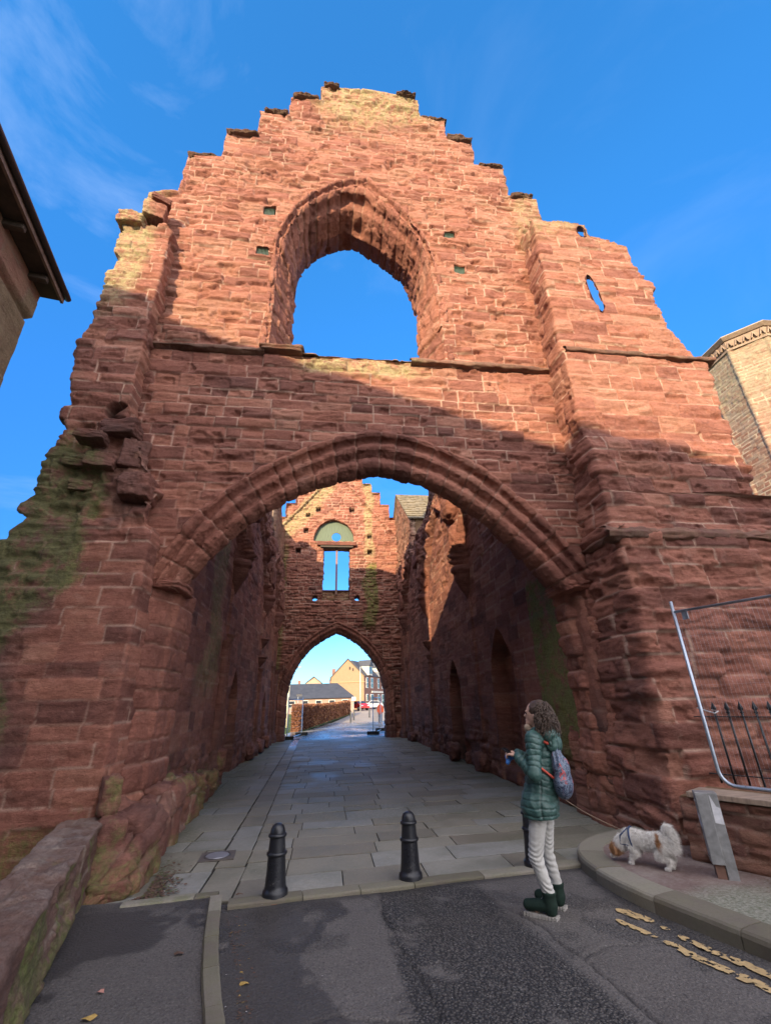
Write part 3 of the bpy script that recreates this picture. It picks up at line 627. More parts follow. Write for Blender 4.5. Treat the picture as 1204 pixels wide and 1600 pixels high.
# ---- passage side walls
sup_r = [6.9, 12.3, 17.6, 22.7, 28.2]; sup_l = [6.9, 12.45, 18.7, 23.1, 28]
def vault_extra(sup, niches, side):
    sup = np.array(sup)
    def f(y, z):
        i = np.clip(np.searchsorted(sup, y.ravel())-1, 0, len(sup)-2).reshape(y.shape); a = sup[i]; b = sup[i+1]; L = b-a; t = np.clip((y-a)/L, 0, 1)
        q = np.abs(2*t-1); za = 5.0+3.3*np.sqrt(np.clip(1-q**2.1, 0, 1))*(.72+.28*(1-q))
        dn = np.minimum(y-a, b-y); above = z-za
        rub = fbm(y*2.5, z*2.5, 3, 501, 4); rub2 = vnoise(y*7, z*9, 0, 502)
        mass = sstep(.0, .07, above)*(.10+.26*rub+.05*rub2)*sstep(5.0, 5.6, z)*sstep(9.9, 8.6, z+rub)
        rib = sstep(.17, .14, np.abs(above-.02))*.10*sstep(4.9, 5.2, z)
        cone = np.clip(.22-dn*(.9-.10*np.clip(z-5, 0, 3)), 0, 1)*sstep(4.85, 5.1, z)*sstep(8.6, 7.6, z+.6*rub)
        pil = sstep(.16, .13, dn)*.05*sstep(5.0, 4.9, z)
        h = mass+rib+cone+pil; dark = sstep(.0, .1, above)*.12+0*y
        hs = 1-.6*sstep(5.5, 4.8, z)*(1)+.9*sstep(1.2, .5, z+rub*.6)
        h = h-.10*sstep(.25, .6, rub)*sstep(1.1, .5, z)
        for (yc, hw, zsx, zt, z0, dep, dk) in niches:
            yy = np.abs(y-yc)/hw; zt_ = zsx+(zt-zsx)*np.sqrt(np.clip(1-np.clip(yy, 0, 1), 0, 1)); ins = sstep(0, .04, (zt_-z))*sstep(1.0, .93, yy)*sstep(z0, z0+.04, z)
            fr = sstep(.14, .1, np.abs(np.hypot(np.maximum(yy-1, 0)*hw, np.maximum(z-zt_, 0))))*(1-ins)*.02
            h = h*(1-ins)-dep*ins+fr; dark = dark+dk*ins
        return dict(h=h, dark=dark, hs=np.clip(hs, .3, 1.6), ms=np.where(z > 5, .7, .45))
    return f
MR = Mas(61, -.3, 14, 5, 32, (.24, .34), (.4, .95)); ML = Mas(62, -.3, 15.5, 5, 32, (.24, .36), (.4, .9))
right_out = [(6.6, -.3), (6.6, 8.0), (7.6, 10.2), (12, 10.6), (14.8, 10.3), (16.2, 10.0), (16.35, 9.2), (17.2, 8.7), (18.4, 8.8), (19.2, 8.6), (20.5, 8.9), (20.5, 10.2), (24.2, 13.3), (27.0, 11.0), (27.0, -.3)]
left_out = [(6.6, -.3), (6.6, 9), (8.5, 10), (8.7, 14.2), (9.5, 14.2), (11.5, 13.9), (13.2, 13.5), (14.6, 12.7), (17, 12.1), (18.6, 11.7), (19.0, 9.6), (19.9, 9.0), (20.7, 9.5), (20.9, 11.5), (22.3, 11.5), (23.2, 10.9), (25.6, 11.3), (26.5, 11), (26.5, -.3)]
PP = dict(mortar=.009, bulge=.018, prot=.016, rough=.012, strata=.008, warp=.02, pit=.035, ter=.012)
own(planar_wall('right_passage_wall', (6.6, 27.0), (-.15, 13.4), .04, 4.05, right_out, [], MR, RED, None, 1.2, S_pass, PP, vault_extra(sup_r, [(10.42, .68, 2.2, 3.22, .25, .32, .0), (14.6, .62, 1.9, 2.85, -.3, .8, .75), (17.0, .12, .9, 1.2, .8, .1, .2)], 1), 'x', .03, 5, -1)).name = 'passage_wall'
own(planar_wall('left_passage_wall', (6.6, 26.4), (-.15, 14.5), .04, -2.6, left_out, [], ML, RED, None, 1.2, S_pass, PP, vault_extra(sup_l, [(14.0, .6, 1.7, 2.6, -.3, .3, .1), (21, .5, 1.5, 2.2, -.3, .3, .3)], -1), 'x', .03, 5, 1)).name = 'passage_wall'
# corbels, capitals and wall shafts
def corbel(x, y, z, side, d=.42, h=.85, w=.5, name='corbel'):
    n = 26; m_ = 16; V = []
    zz = np.linspace(0, 1, n); ph = np.linspace(-PI/2, PI/2, m_)
    Zg, Pg = np.meshgrid(zz, ph, indexing='ij')
    rad_ = np.interp(Zg, [0, .05, .12, .2, .62, .66, .8, .84, .9, .96, 1.0], [.12, .2, .16, .3, .82, .86, .9, 1.0, 1.05, 1.0, .9])
    oct_ = np.round(Pg/(PI/4))*(PI/4); fac = 1/np.maximum(np.cos(Pg-oct_), .6)
    X = x-side*(d*rad_*fac*np.cos(Pg)-.06); Y = y+w*.5*rad_*fac*np.sin(Pg); Z = z+h*Zg
    X = X+.02*fbm(Y*6, Z*6, 0, int(y*10), 3); Y = Y+.015*vnoise(X*9, Z*9, 0, 3)
    P = np.stack([X, Y, Z], -1); top = np.array([[x+side*.05, y, z+h]])
    F = grid_faces(n, m_, flip=side < 0)
    Vv = np.concatenate([P.reshape(-1, 3), top]); 
    F = np.concatenate([F, np.array([[(n-1)*m_+k, (n-1)*m_+k+1, n*m_, n*m_] for k in range(m_-1)])]) if False else F
    # caps
    capT = np.stack([P[-1], np.repeat(top, m_, 0)]); V2 = np.concatenate([P.reshape(-1, 3), capT.reshape(-1, 3)]); F2 = grid_faces(2, m_, flip=side < 0)+n*m_
    F = np.concatenate([F, F2])
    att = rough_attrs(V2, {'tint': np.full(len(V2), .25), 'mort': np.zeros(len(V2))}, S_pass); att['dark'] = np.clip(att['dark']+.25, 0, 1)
    return own(mesh_np(name, V2, F, RED, None, att))
def shaft(x, y, z0, z1, side, r=.11, name='wall_shaft'):
    n = int((z1-z0)/.05); m_ = 16; zz = np.linspace(z0, z1, n); ph = np.linspace(-PI*.62, PI*.62, m_); Zg, Pg = np.meshgrid(zz, ph, indexing='ij')
    t = Zg-z0; tt = z1-Zg; rr = r*(1+.7*sstep(.34, .28, t)+.35*sstep(.45, .40, t)*sstep(.28, .34, t)+.55*sstep(.22, .0, tt)+.2*np.exp(-((tt-.26)/.03)**2))
    joint = np.exp(-((np.mod(Zg+y, .42)-.2)/.014)**2); rr = rr-.02*joint+.012*fbm(Zg*5, Pg*2, y, 77, 3)
    P = np.stack([x-side*(rr*np.cos(Pg)+.02), y+rr*np.sin(Pg), Zg], -1)
    att = rough_attrs(P, {'tint': .3+0*Zg, 'mort': joint*.4}, S_pass); att['dark'] = np.clip(att['dark']+.2, 0, 1)
    return own(mesh_np(name, P.reshape(-1, 3), grid_faces(n, m_, flip=side < 0), RED, None, {k: v.ravel() for k, v in att.items()}))
for y, z, sd in ((12.3, 4.15, 1), (17.6, 4.5, 1), (22.7, 4.6, 1), (12.45, 4.3, -1), (18.7, 4.7, -1), (23.1, 4.8, -1)): corbel(4.05 if sd > 0 else -2.6, y, z, sd, .5, 1.15, .6)
for y, z, sd in ((17.7, 3.3, 1), (18.6, 2.9, -1), (18.75, 3.6, -1)): corbel(4.05 if sd > 0 else -2.6, y, z, sd, .36, .55, .42)
for y, z0, z1, sd in ((12.45, 0, 3.4, -1), (12.1, 0, 3.2, -1), (18.7, 0, 3.0, -1), (23.1, 0, 3.4, -1), (22.7, 0, 3.5, 1), (17.7, 0, 3.3, 1), (24.4, 0, 3.3, 1), (24.75, 0, 3.3, 1), (24.45, 0, 3.3, -1), (24.8, 0, 3.3, -1)): shaft(4.05 if sd > 0 else -2.6, y, z0, z1, sd, .12 if y < 24 else .14)
shaft(4.05, 12.3, 5.4, 8.6, 1, .07); shaft(-2.6, 12.45, 5.4, 8.2, -1, .07)
for i, (x, y, z, dx, dy, dz) in enumerate([(3.85, 12.3, 6.2, .5, .6, .8), (3.8, 12.5, 7.2, .6, 1.0, .7), (3.9, 17.6, 6.3, .4, .7, .8), (3.85, 18, 7.3, .5, 1.2, .7), (3.9, 22.7, 6.4, .4, .6, .9), (-2.4, 12.45, 6.2, .45, .5, .9), (-2.35, 12.9, 7.2, .5, .9, .7), (-2.4, 18.7, 6.6, .4, .8, .9), (-2.4, 23.1, 6.6, .4, .7, 1.0), (-2.45, 18.2, 7.8, .5, 1.1, .7), (3.85, 14.6, .25, .35, .5, .5), (-2.5, 17.4, .25, .4, .8, .5), (-2.5, 19.6, .25, .4, .9, .45), (-2.5, 21.8, .25, .35, .8, .5), (3.95, 22.0, .2, .3, .7, .4), (3.95, 12.4, .2, .3, .8, .5)]):
    V, F, A = rock('b', (x, y, z), (dx, dy, dz), 520+i, RED, None, S_pass, 0, .22, 4, .3, .4, False); own(mesh_np('rubble_core' if z > 2 else 'footing_stone', V, F, RED, None, A))
# ---- slate roof over the side chamber behind the right wall
t = NT('stone_slates', .8, .3); nn = t.noise(6, 5); cc = t.mix(t.rng(nn, .3, .7), (.10, .085, .06), (.27, .22, .15)); tnt = t.attr('tint'); cc = t.mix(t.rng(tnt, 0, 1, 0, .6), cc, (.16, .15, .12)); SLT = t.out(cc, t.bump(t.noise(40), .4, .01))
def slate_roof(name, a, b, up, mat, rows, w, th=.03, seed=1):
    "a,b eave ends; up: vector eave->ridge"
    a, b, up = Vector(a), Vector(b), Vector(up); r = random.Random(seed); m = MB(); L = (b-a).length; ex = (b-a).normalized(); n = ex.cross(up).normalized(); n = n if n.z > 0 else -n; rl = up.length/rows; eu = up.normalized(); tv = []
    for i in range(rows):
        u = -r.random()*w
        while u < L:
            ww = w*r.uniform(.7, 1.3); u0 = max(u, 0); u1 = min(u+ww-.01, L)
            if u1-u0 > .03:
                p = a+eu*(i*rl-.03+r.uniform(-.012, .012)); tk = th*r.uniform(.6, 1.5)
                q = [p+ex*u0+n*tk, p+ex*u1+n*tk, p+ex*u1+eu*rl*1.12+n*.006, p+ex*u0+eu*rl*1.12+n*.006]; lo = [p+ex*u0, p+ex*u1]
                vs = [m.bm.verts.new(x) for x in q]; v2 = [m.bm.verts.new(x) for x in lo]; m.bm.faces.new(vs); m.bm.faces.new((v2[0], v2[1], vs[1], vs[0])); tv += [r.random()]*1
                m.bm.faces.new((v2[0], vs[0], vs[3])); m.bm.faces.new((v2[1], vs[2], vs[1]))
            u += ww
    m.poly([a+n*-.01, b+n*-.01, b+up+n*-.01, a+up+n*-.01]); return m.build(name, mat)
own(slate_roof('slate_roof', (3.95, 20.35, 10.2), (7.5, 20.35, 10.2), (0, 3.85, 3.15), SLT, 13, .34, .05, 3))
own(slate_roof('slate_roof', (3.95, 28.05, 10.2), (7.5, 28.05, 10.2), (0, -3.85, 3.15), SLT, 13, .34, .05, 4))
m = MB(); m.box((5.9, 20.6, 9.2), (3.2, .25, 2.2)); m.box((7.4, 24, 6), (.25, 7, 9)); own(m.build('chamber_wall', TAN))
# ---- far gable (y = 25)
BY = 25.0
fo = [(-3.2, -.3), (-3.2, 12.1), (-2.65, 12.1), (-2.65, 13.0), (-2.1, 13.0), (-2.1, 13.7), (-1.5, 13.7), (-1.5, 14.4), (-.6, 14.4), (-.6, 15.2), (1.4, 15.2), (1.4, 14.9), (2.0, 14.9), (2.0, 14.5), (2.57, 14.5), (2.57, 13.9), (3.12, 13.9), (3.12, 13.05), (3.67, 13.05), (3.67, 12.2), (4.3, 12.2), (4.3, -.3)]
def pointed(x0, x1, zs, za, n=14):
    c = (x0+x1)/2; hw = (x1-x0)/2; out = []
    for k in range(n+1): t = k/n; out.append((x0+hw*t, zs+(za-zs)*math.sin(t*PI/2)**.75*(1-.12*t*(1-t)*0)))
    L = [(x0+hw*(1-math.cos(k/n*PI/2*.92)/1.0), 0) for k in range(n+1)]
    # true two-centred arch
    rise = za-zs; R = (rise*rise+hw*hw)/(2*hw); pts = []
    cx = x0+R; a0 = PI; a1 = PI-math.asin(min(1, rise/R))
    for k in range(n+1):
        a = a0+(a1-a0)*k/n; pts.append((cx+R*math.cos(a), zs+R*math.sin(a)))
    return pts+[(2*c-p[0], p[1]) for p in pts[::-1][1:]]
fa_i = [(-2.0, 0), (-2.0, 1.0)]+pointed(-2.0, 3.15, 1.75, 5.25)+[(3.15, 1.0), (3.15, 0)]
fa_o = [(-2.5, 0), (-2.5, 1.0)]+pointed(-2.5, 3.65, 1.7, 5.85)+[(3.65, 1.0), (3.65, 0)]
fhole = [(-2.35, -.5)]+[(p[0]+(-.35 if p[0] < .6 else .35), p[1]+.3 if p[1] > 1.8 else p[1]) for p in fa_i[2:-2]]+[(3.5, -.5)]
lun = [(-.93, 10.55)]+pointed(-.93, 1.48, 10.6, 11.95)[1:-1]+[(1.48, 10.55)]
wrect = [(-.32, 7.0), (1.22, 7.0), (1.22, 10.2), (-.32, 10.2)]
def circ(x, z, r, n=14): return [(x+r*math.cos(2*PI*k/n), z+r*math.sin(2*PI*k/n)) for k in range(n)]
fh2 = [circ(-.76, 7.15, .17), circ(1.64, 7.15, .17)]
fpock = [(-.7, 12.6, .16), (1.35, 12.6, .17), (-1.3, 12.2, .13), (-1.4, 11.2, .15), (-1.8, 9.95, .16), (2.42, 10.9, .15), (2.42, 9.9, .15)]
MG = Mas(71, -.3, 16, -5, 6, (.15, .25), (.25, .6))
def ex_far(u, v):
    tri = (15.3-1.2*np.abs(u-.35))-v; n = fbm(u*1.5, v*1.5, 0, 81, 3); out = sstep(0.0, -.06, tri+.06*n)
    h = -.28*out*sstep(11.0, 11.3, v); dark = 0*u
    h = h+.14*sstep(.14, .1, np.abs(tri-.08))*sstep(11, 11.3, v)
    for (a, b, c) in fpock:
        d = sstep(c, c*.8, np.maximum(np.abs(u-a), np.abs(v-b))); h = h-.3*d; dark = dark+d
    return dict(h=h, dark=dark, tint=.1)
def S_far(x, y, z):
    n = fbm(x*1.1, y, z*.9, 451, 3); tri = (15.3-1.2*np.abs(x-.35))-z
    lich = sstep(1.0, .35, np.abs(tri-.6+n*.5))*sstep(10.2, 11.2, z)*sstep(.6, .0, x)*1.0
    lich = np.maximum(lich, sstep(.35, .15, np.abs(x-2.35+n*.3))*sstep(9.0, 10.2, z)*1.0)
    moss = sstep(.45, .2, np.abs(x-2.4+n*.4))*sstep(9.6, 9.0, z)*sstep(4.5, 6, z)*.65
    moss = np.maximum(moss, sstep(-2.1, -2.5, x+n*.3)*sstep(11, 10, z)*.55)
    return moss, lich, np.clip(.35*sstep(.2, .5, n)*sstep(10, 8, z), 0, 1)
own(planar_wall('rear_gable_wall', (-3.2, 4.3), (-.15, 15.3), .035, BY, fo, [fhole, lun, wrect]+fh2, MG, RED, None, .9, S_far, dict(mortar=.012, bulge=.05, prot=.03, rough=.025, strata=.008, pit=.06), ex_far, ksteps=5))
own(loft_ring('rear_arch', fa_o, fa_i, [(0, 25.02), (.1, 24.9), (.2, 24.9), (.35, 25.0), (.5, 24.95), (.65, 25.0), (.8, 25.1), (1.0, 25.15), (1.0, 25.9)], RED, None, .035, (.28, .42), .03, .02, .02, S_pass, None, 25, .04, BY))
m = MB(); m.box((.45, 24.95, 10.33), (2.3, .4, .2), bev=.02); o = own(m.build('window_lintel', RED)); 
SHDW = simple('lintel_shadow_dark', (.05, .035, .025), .7)
m = MB(); m.box((.45, 24.96, 10.17), (1.9, .3, .10)); own(m.build('lintel_shadow_gap', SHDW)).name = 'lintel_shadow_strip'  # dark strip standing in for the shadow under the lintel
m = MB(); m.box((.46, 25.2, 8.75), (.11, .16, 2.75), bev=.01); own(m.build('mullion', simple('mullion_stone', (.22, .13, .10), .8)))
P = None
xs = np.arange(-.36, 1.27, .035); zs = np.arange(6.95, 7.63, .035); X, Z = np.meshgrid(xs, zs, indexing='ij'); own(sheet('window_apron', np.stack([X, 25.35+0*X, Z], -1), X, Z, MG, RED, None, lambda x, y, z: (0*x, 0*x+.6, 0*x), par=dict(bulge=.03)))
m = MB(); m.box((.45, 25.5, 7.63), (1.62, .5, .06)); own(m.build('window_sill', RED))
# boarded lunette with a round hole
m = MB(); n = 40; lp = [(p[0], p[1]) for p in lun]; cxy = (.42, 10.9)
outer_pts = resample(lp+[lp[0]], n+1)[0][:n]
ang = [math.atan2(p[1]-cxy[1], p[0]-cxy[0]) for p in outer_pts]
va = [m.bm.verts.new((p[0], 25.25, p[1])) for p in outer_pts]; vb = [m.bm.verts.new((cxy[0]+.27*math.cos(a), 25.25, cxy[1]+.27*math.sin(a))) for a in ang]
vc = [m.bm.verts.new((cxy[0]+.27*math.cos(a), 25.31, cxy[1]+.27*math.sin(a))) for a in ang]
for k in range(n): m.bm.faces.new((va[k], va[(k+1) % n], vb[(k+1) % n], vb[k])); m.bm.faces.new((vb[k], vb[(k+1) % n], vc[(k+1) % n], vc[k]))
own(m.build('lunette_board', simple('green_board', (.085, .115, .075), .6, .4, 0, .35, 3, .2, 30, .01, (8, 8, .8))))
# ================================================================== GROUND
def gz(x, y): return .6*sstep(40, 88, y)+.0*x
def att_mesh(name, P, F, mat, att, smooth=True, parent=None): return mesh_np(name, P.reshape(-1, 3), F, mat, parent, {k: np.asarray(v).ravel() for k, v in att.items()}, smooth)
t = NT('grass_ground', .95, .2); n = t.noise(1.2, 6, .7); c = t.mix(t.rng(n, .35, .65), (.045, .07, .018), (.10, .13, .035)); GRASS = t.out(c, t.bump(t.noise(14, 8, .8), .7, .08))
xs = np.concatenate([np.linspace(-900, -60, 14), np.linspace(-50, 60, 56), np.linspace(80, 900, 14)]); ys = np.concatenate([np.linspace(-300, -20, 8), np.linspace(-10, 120, 66), np.linspace(140, 1500, 14)])
X, Y = np.meshgrid(xs, ys, indexing='ij'); P = np.stack([X, Y, gz(X, Y)-.05], -1)
tag(att_mesh('ground', P, grid_faces(len(xs), len(ys)), GRASS, {}), kind='structure')
# asphalt road
t = NT('asphalt', .78, .5); n1 = t.noise(2.2, 6, .7); n2 = t.noise(58, 4, .85); vv = t.n('ShaderNodeTexVoronoi'); vv.inputs['Scale'].default_value = 52; tc_ = t.n('ShaderNodeTexCoord'); t.l(tc_.outputs['Object'], vv.inputs['Vector'])
c = t.mix(t.rng(n1, .3, .7), (.088, .078, .072), (.122, .109, .100)); c = t.mix(t.rng(n2, .52, .68, 0, .9), c, (.21, .19, .17)); c = t.mix(t.rng(t.noise(44, 5, .85), .48, .36, 0, .75), c, (.022, .019, .018)); crs = t.attr('coarse'); c = t.mix(t.math('MULTIPLY', crs, t.rng(vv.outputs['Distance'], .25, .6, 0, .9)), c, (.018, .017, .018)); c = t.mix(t.math('MULTIPLY', crs, t.rng(vv.outputs['Color'], .72, .95, 0, .8)), c, (.17, .155, .14))
c = t.mix(t.attr('dark'), c, (.022, .019, .018)); c = t.mix(t.attr('crack'), c, (.010, .009, .009))
b1 = t.bump(n2, .9, .010); b2 = t.bump(t.math('MULTIPLY', vv.outputs['Distance'], t.math('ADD', crs, .25)), 1.0, .02, b1); rr = t.math('SUBTRACT', .84, t.math('MULTIPLY', t.attr('dark'), .3)); ASPH = t.out(c, b2, rr)
def seg_d(x, y, pts):
    d = np.full(x.shape, 9.0)
    for a, b in zip(pts[:-1], pts[1:]):
        a = np.array(a); b = np.array(b); v = b-a; tt = np.clip(((x-a[0])*v[0]+(y-a[1])*v[1])/(v@v), 0, 1); d = np.minimum(d, np.hypot(x-a[0]-tt*v[0], y-a[1]-tt*v[1]))
    return d
xs = np.arange(-1.1, 4.3, .016); ys = np.arange(1.2, 5.56, .016); X, Y = np.meshgrid(xs, ys, indexing='ij')
wx = X+.03*vnoise(X*4, Y*4, 0, 601)+.012*vnoise(X*20, Y*20, 0, 602); wy = Y+.03*vnoise(X*4, Y*4, 4, 603)+.012*vnoise(X*20, Y*20, 5, 604)
crk = seg_d(wx, wy, [(.52, 5.1), (.55, 4.7), (.69, 3.32), (.74, 1.2)]); crk = np.minimum(crk, seg_d(wx, wy, [(1.5, 5.0), (1.63, 4.65), (1.8, 3.81), (1.87, 3.11), (1.9, 1.2)])); crk = np.minimum(crk, seg_d(wx, wy, [(1.8, 3.81), (2.1, 3.92), (2.46, 3.92), (2.75, 3.7)])*1.0); crk = np.minimum(crk, seg_d(wx, wy, [(-.4, 3.3), (.1, 3.5), (.69, 3.3)]))
crack = np.exp(-(crk/.009)**2)*(.55+.45*vnoise(X*8, Y*8, 0, 605))
nn = fbm(X*1.8, Y*1.8, 0, 606, 5); n3 = fbm(X*7, Y*7, 0, 607, 4)
coarse = sstep(.50, .56, wx)*sstep(1.72, 1.6, wx+.12*(wy-4))*sstep(-.40, -.05, nn+.5*n3+.2*sstep(3.0, 4.6, Y)); coarse = np.maximum(coarse, sstep(.15, .35, nn+.5*n3)*.45)
dark = sstep(.12, .2, fbm(X*1.5+3, Y*1.2, 0, 608, 5)+.22*n3+.30-np.abs(X+.55-.10*(5-Y))*.95)*.6; dark = np.maximum(dark, sstep(.16, .04, Y-(5.15+.087*(X+.78))+.3+.15*nn)*0); dark = np.maximum(dark, np.exp(-((Y-(5.10+.087*(X+.78)))/.06)**2)*.7); dark = np.maximum(dark, np.exp(-((X-2.62-.15*sstep(5, 3, Y))/.10)**2)*.55*sstep(-.3, .2, nn+.1)*sstep(5.2, 4.8, Y))
Zr = .012*fbm(X*1.5, Y*1.5, 0, 609, 3)-.012*np.exp(-(crk/.014)**2)+.003*n3
E_ = .0*X
keep = (Y < 5.25+.087*(X+.78))[:-1, :-1]
rd = att_mesh('road', np.stack([X, Y, Zr], -1), grid_faces(len(xs), len(ys), keep), ASPH, {'coarse': np.clip(coarse, 0, 1), 'dark': np.clip(dark, 0, 1), 'crack': np.clip(crack, 0, 1)}); tag(rd, kind='structure')
m = MB(); m.poly([(-1.3, -30, -.02), (14, -30, -.02), (14, 1.25, -.02), (-1.3, 1.25, -.02)]); tag(m.build('road_behind', ASPH), kind='structure').name = 'street'
# left footway
xs = np.arange(-2.5, -.40, .02); ys = np.arange(1.0, 5.36, .02); X, Y = np.meshgrid(xs, ys, indexing='ij')
lk = lambda Y: np.interp(Y, [1, 2.7, 3.37, 3.98, 4.55, 5.13, 5.4], [.2, -.40, -.60, -.76, -.88, -.97, -1.0])
nn = fbm(X*1.3, Y*1.3, 0, 611, 5); n3 = fbm(X*8, Y*8, 0, 612, 3); dark = np.maximum(sstep(.0, .14, nn*1.2+.25*n3+.12+.35*sstep(-1.2, -2.0, X+.4*(Y-5)*-.25))*.7, np.exp(-((Y-5.2)/.15)**2)*.5)
fw = att_mesh('footway', np.stack([np.minimum(X, lk(Y)), Y, .055+.008*nn+.002*n3], -1), grid_faces(len(xs), len(ys)), ASPH, {'coarse': .12+0*X, 'dark': np.clip(dark, 0, .8), 'crack': 0*X}); tag(fw, kind='structure')
# stone for flags and kerbs
t = NT('flagstone', .62, .5); ti = t.attr('tint'); n1 = t.noise(1.6, 6, .7); n2 = t.noise(22, 6, .75)
c = t.ramp(ti, [(0, (.175, .155, .122)), (.3, (.215, .195, .152)), (.6, (.235, .222, .182)), (.85, (.235, .232, .214)), (1, (.275, .262, .225))]); c = t.mix(t.rng(n2, .35, .75, 0, .5), c, (.55, .5, .45), 'MULTIPLY'); c = t.mix(t.rng(n1, .45, .7, 0, .5), c, (.07, .075, .045)); c = t.mix(t.math('MULTIPLY', t.attr('moss'), t.rng(n2, .35, .6)), c, (.055, .065, .02)); c = t.mix(t.attr('mort'), c, (.012, .010, .009))
rg = t.math('SUBTRACT', t.rng(n1, .3, .7, .74, .56), t.math('MULTIPLY', t.attr('wet'), .42)); FLAG = t.out(c, t.bump(n2, .25, .006), rg)
t = NT('kerbstone', .85, .35); n1 = t.noise(5, 6, .7); n2 = t.noise(40, 5, .75); c = t.ramp(t.math('ADD', t.math('MULTIPLY', t.attr('tint'), .5), t.math('MULTIPLY', n1, .5)), [(.2, (.12, .10, .080)), (.5, (.195, .17, .138)), (.8, (.29, .265, .22))]); c = t.mix(t.rng(n2, .4, .8, 0, .45), c, (.5, .47, .42), 'MULTIPLY'); c = t.mix(t.math('MULTIPLY', t.attr('moss'), t.rng(n1, .35, .6)), c, (.09, .10, .035)); KERB = t.out(c, t.bump(n2, .4, .008))
def slab_grid(name, rows, xl, xr, wlen, seed, mat=FLAG, z=.0, gap=.012, sub=4, wetf=None, mossf=None, yoff=None, kind='structure', thick=.03, hz=.004, cut=None):
    "flags laid in rows; each flag its own slightly tilted top with open joints"
    r = random.Random(seed); V = []; F = []; at = {'tint': [], 'wet': [], 'moss': [], 'mort': []}
    for a, b in zip(rows[:-1], rows[1:]):
        ym = (a+b)/2; x = xl(ym)+0.0; x1 = xr(ym); first = True
        while x < x1-.05:
            w = r.uniform(*wlen)*(r.uniform(.4, .7) if first else 1); first = False; xe = min(x+w, x1)
            if x1-xe < .22: xe = x1
            dz = r.uniform(-hz, hz); tx, ty = r.uniform(-hz, hz)*1.4, r.uniform(-hz, hz)*1.4; tint = r.random()
            if cut and cut((x+xe)/2, ym): x = xe; continue
            us = [0, .0, .03]+[k/(sub+1) for k in range(1, sub+1)]+[.97, 1.0, 1.0]; n_ = len(us); base = len(V)
            for i, uu in enumerate(us):
                for j, vv_ in enumerate(us):
                    px = x+gap/2+(xe-x-gap)*uu; py = a+gap/2+(b-a-gap)*vv_; edge = (i in (0, n_-1)) or (j in (0, n_-1)); bev = (i in (1, n_-2)) or (j in (1, n_-2))
                    yo = yoff(px, py) if yoff else 0
                    zz = z+dz+tx*(uu-.5)+ty*(vv_-.5)-(thick if edge else .003 if bev else 0)
                    V.append((px, py+yo, zz+float(gz(px, py)))); at['tint'].append(tint); at['mort'].append(1.0 if edge else 0)
            for i in range(n_-1):
                for j in range(n_-1): F.append((base+i*n_+j, base+(i+1)*n_+j, base+(i+1)*n_+j+1, base+i*n_+j+1))
            x = xe
    V = np.array(V); X, Y = V[:, 0], V[:, 1]
    V[:, 2] += .003*fbm(X*5, Y*5, 0, seed, 3)
    at['wet'] = wetf(X, Y) if wetf else 0*X; at['moss'] = mossf(X, Y) if mossf else 0*X
    o = mesh_np(name, V, F, mat, None, at, False); return tag(o, kind=kind)
r = random.Random(9); rows = [5.36]
while rows[-1] < 26.5: rows.append(rows[-1]+r.choice([.36, .42, .46, .5, .55, .62]))
sx = lambda y: -.82-.022*(y-5.4)
skew = lambda x, y: .087*(x+.78)*max(0, 1-(y-5.3)/2.5)
wet = lambda x, y: np.clip(sstep(24, 28, y)*sstep(-.25, .15, fbm(x*.8, y*.5, 0, 621, 3)+.15)+.35*sstep(.1, .35, fbm(x*.9, y*.7, 0, 622, 4)), 0, 1)
wets = lambda x, y: np.clip(sstep(19, 23, y)*1.0+0*x, 0, 1)
mossr = lambda x, y: np.clip(sstep(3.0, 3.9, x+.4*fbm(x*2, y*2, 0, 1, 3))*.4+sstep(.1, .4, fbm(x*.7, y*.7, 0, 632, 3))*.3, 0, 1)
mossl = lambda x, y: np.clip(sstep(-1.5, -2.2, x+.5*fbm(x*2, y*2, 0, 631, 3))*.9, 0, 1)
slab_grid('paving', rows, lambda y: sx(y), lambda y: 4.15, (.62, 1.15), 3, wetf=wet, mossf=mossr, yoff=skew)
slab_grid('paving', [5.36, 6.32]+[6.32+.62*k for k in range(1, 33)], lambda y: sx(y)-.34, lambda y: sx(y)-.004, (5, 6), 4, wetf=wets, z=-.004, yoff=None).name = 'drainage_channel'
slab_grid('paving', [5.30, 5.62, 6.22, 7.02, 7.5, 8.0, 8.6, 9.1]+[9.1+.55*k for k in range(1, 32)], lambda y: -2.75, lambda y: sx(y)-.35, (.55, 1.0), 5, wetf=None, mossf=mossl, cut=lambda x, y: False).name = 'side_paving'
rows2 = [26.5+.85*k for k in range(24)]
slab_grid('paving', rows2, lambda y: -2.6+max(0, (y-30)*.11), lambda y: 4.3+max(0, (y-27)*.2), (.9, 1.4), 6, wetf=lambda x, y: sstep(-.3, .1, fbm(x*.6, y*.4, 0, 641, 3)+.1)*1.0, gap=.03, sub=1).name = 'forecourt_paving'
m = MB(); m.poly([(-2.9, 5.25, -.028), (4.4, 5.25, -.028), (4.4, 27, -.028), (-2.9, 27, -.028)]); tag(m.build('paving_bed', simple('joint_earth', (.03, .026, .02), .9)), kind='structure')
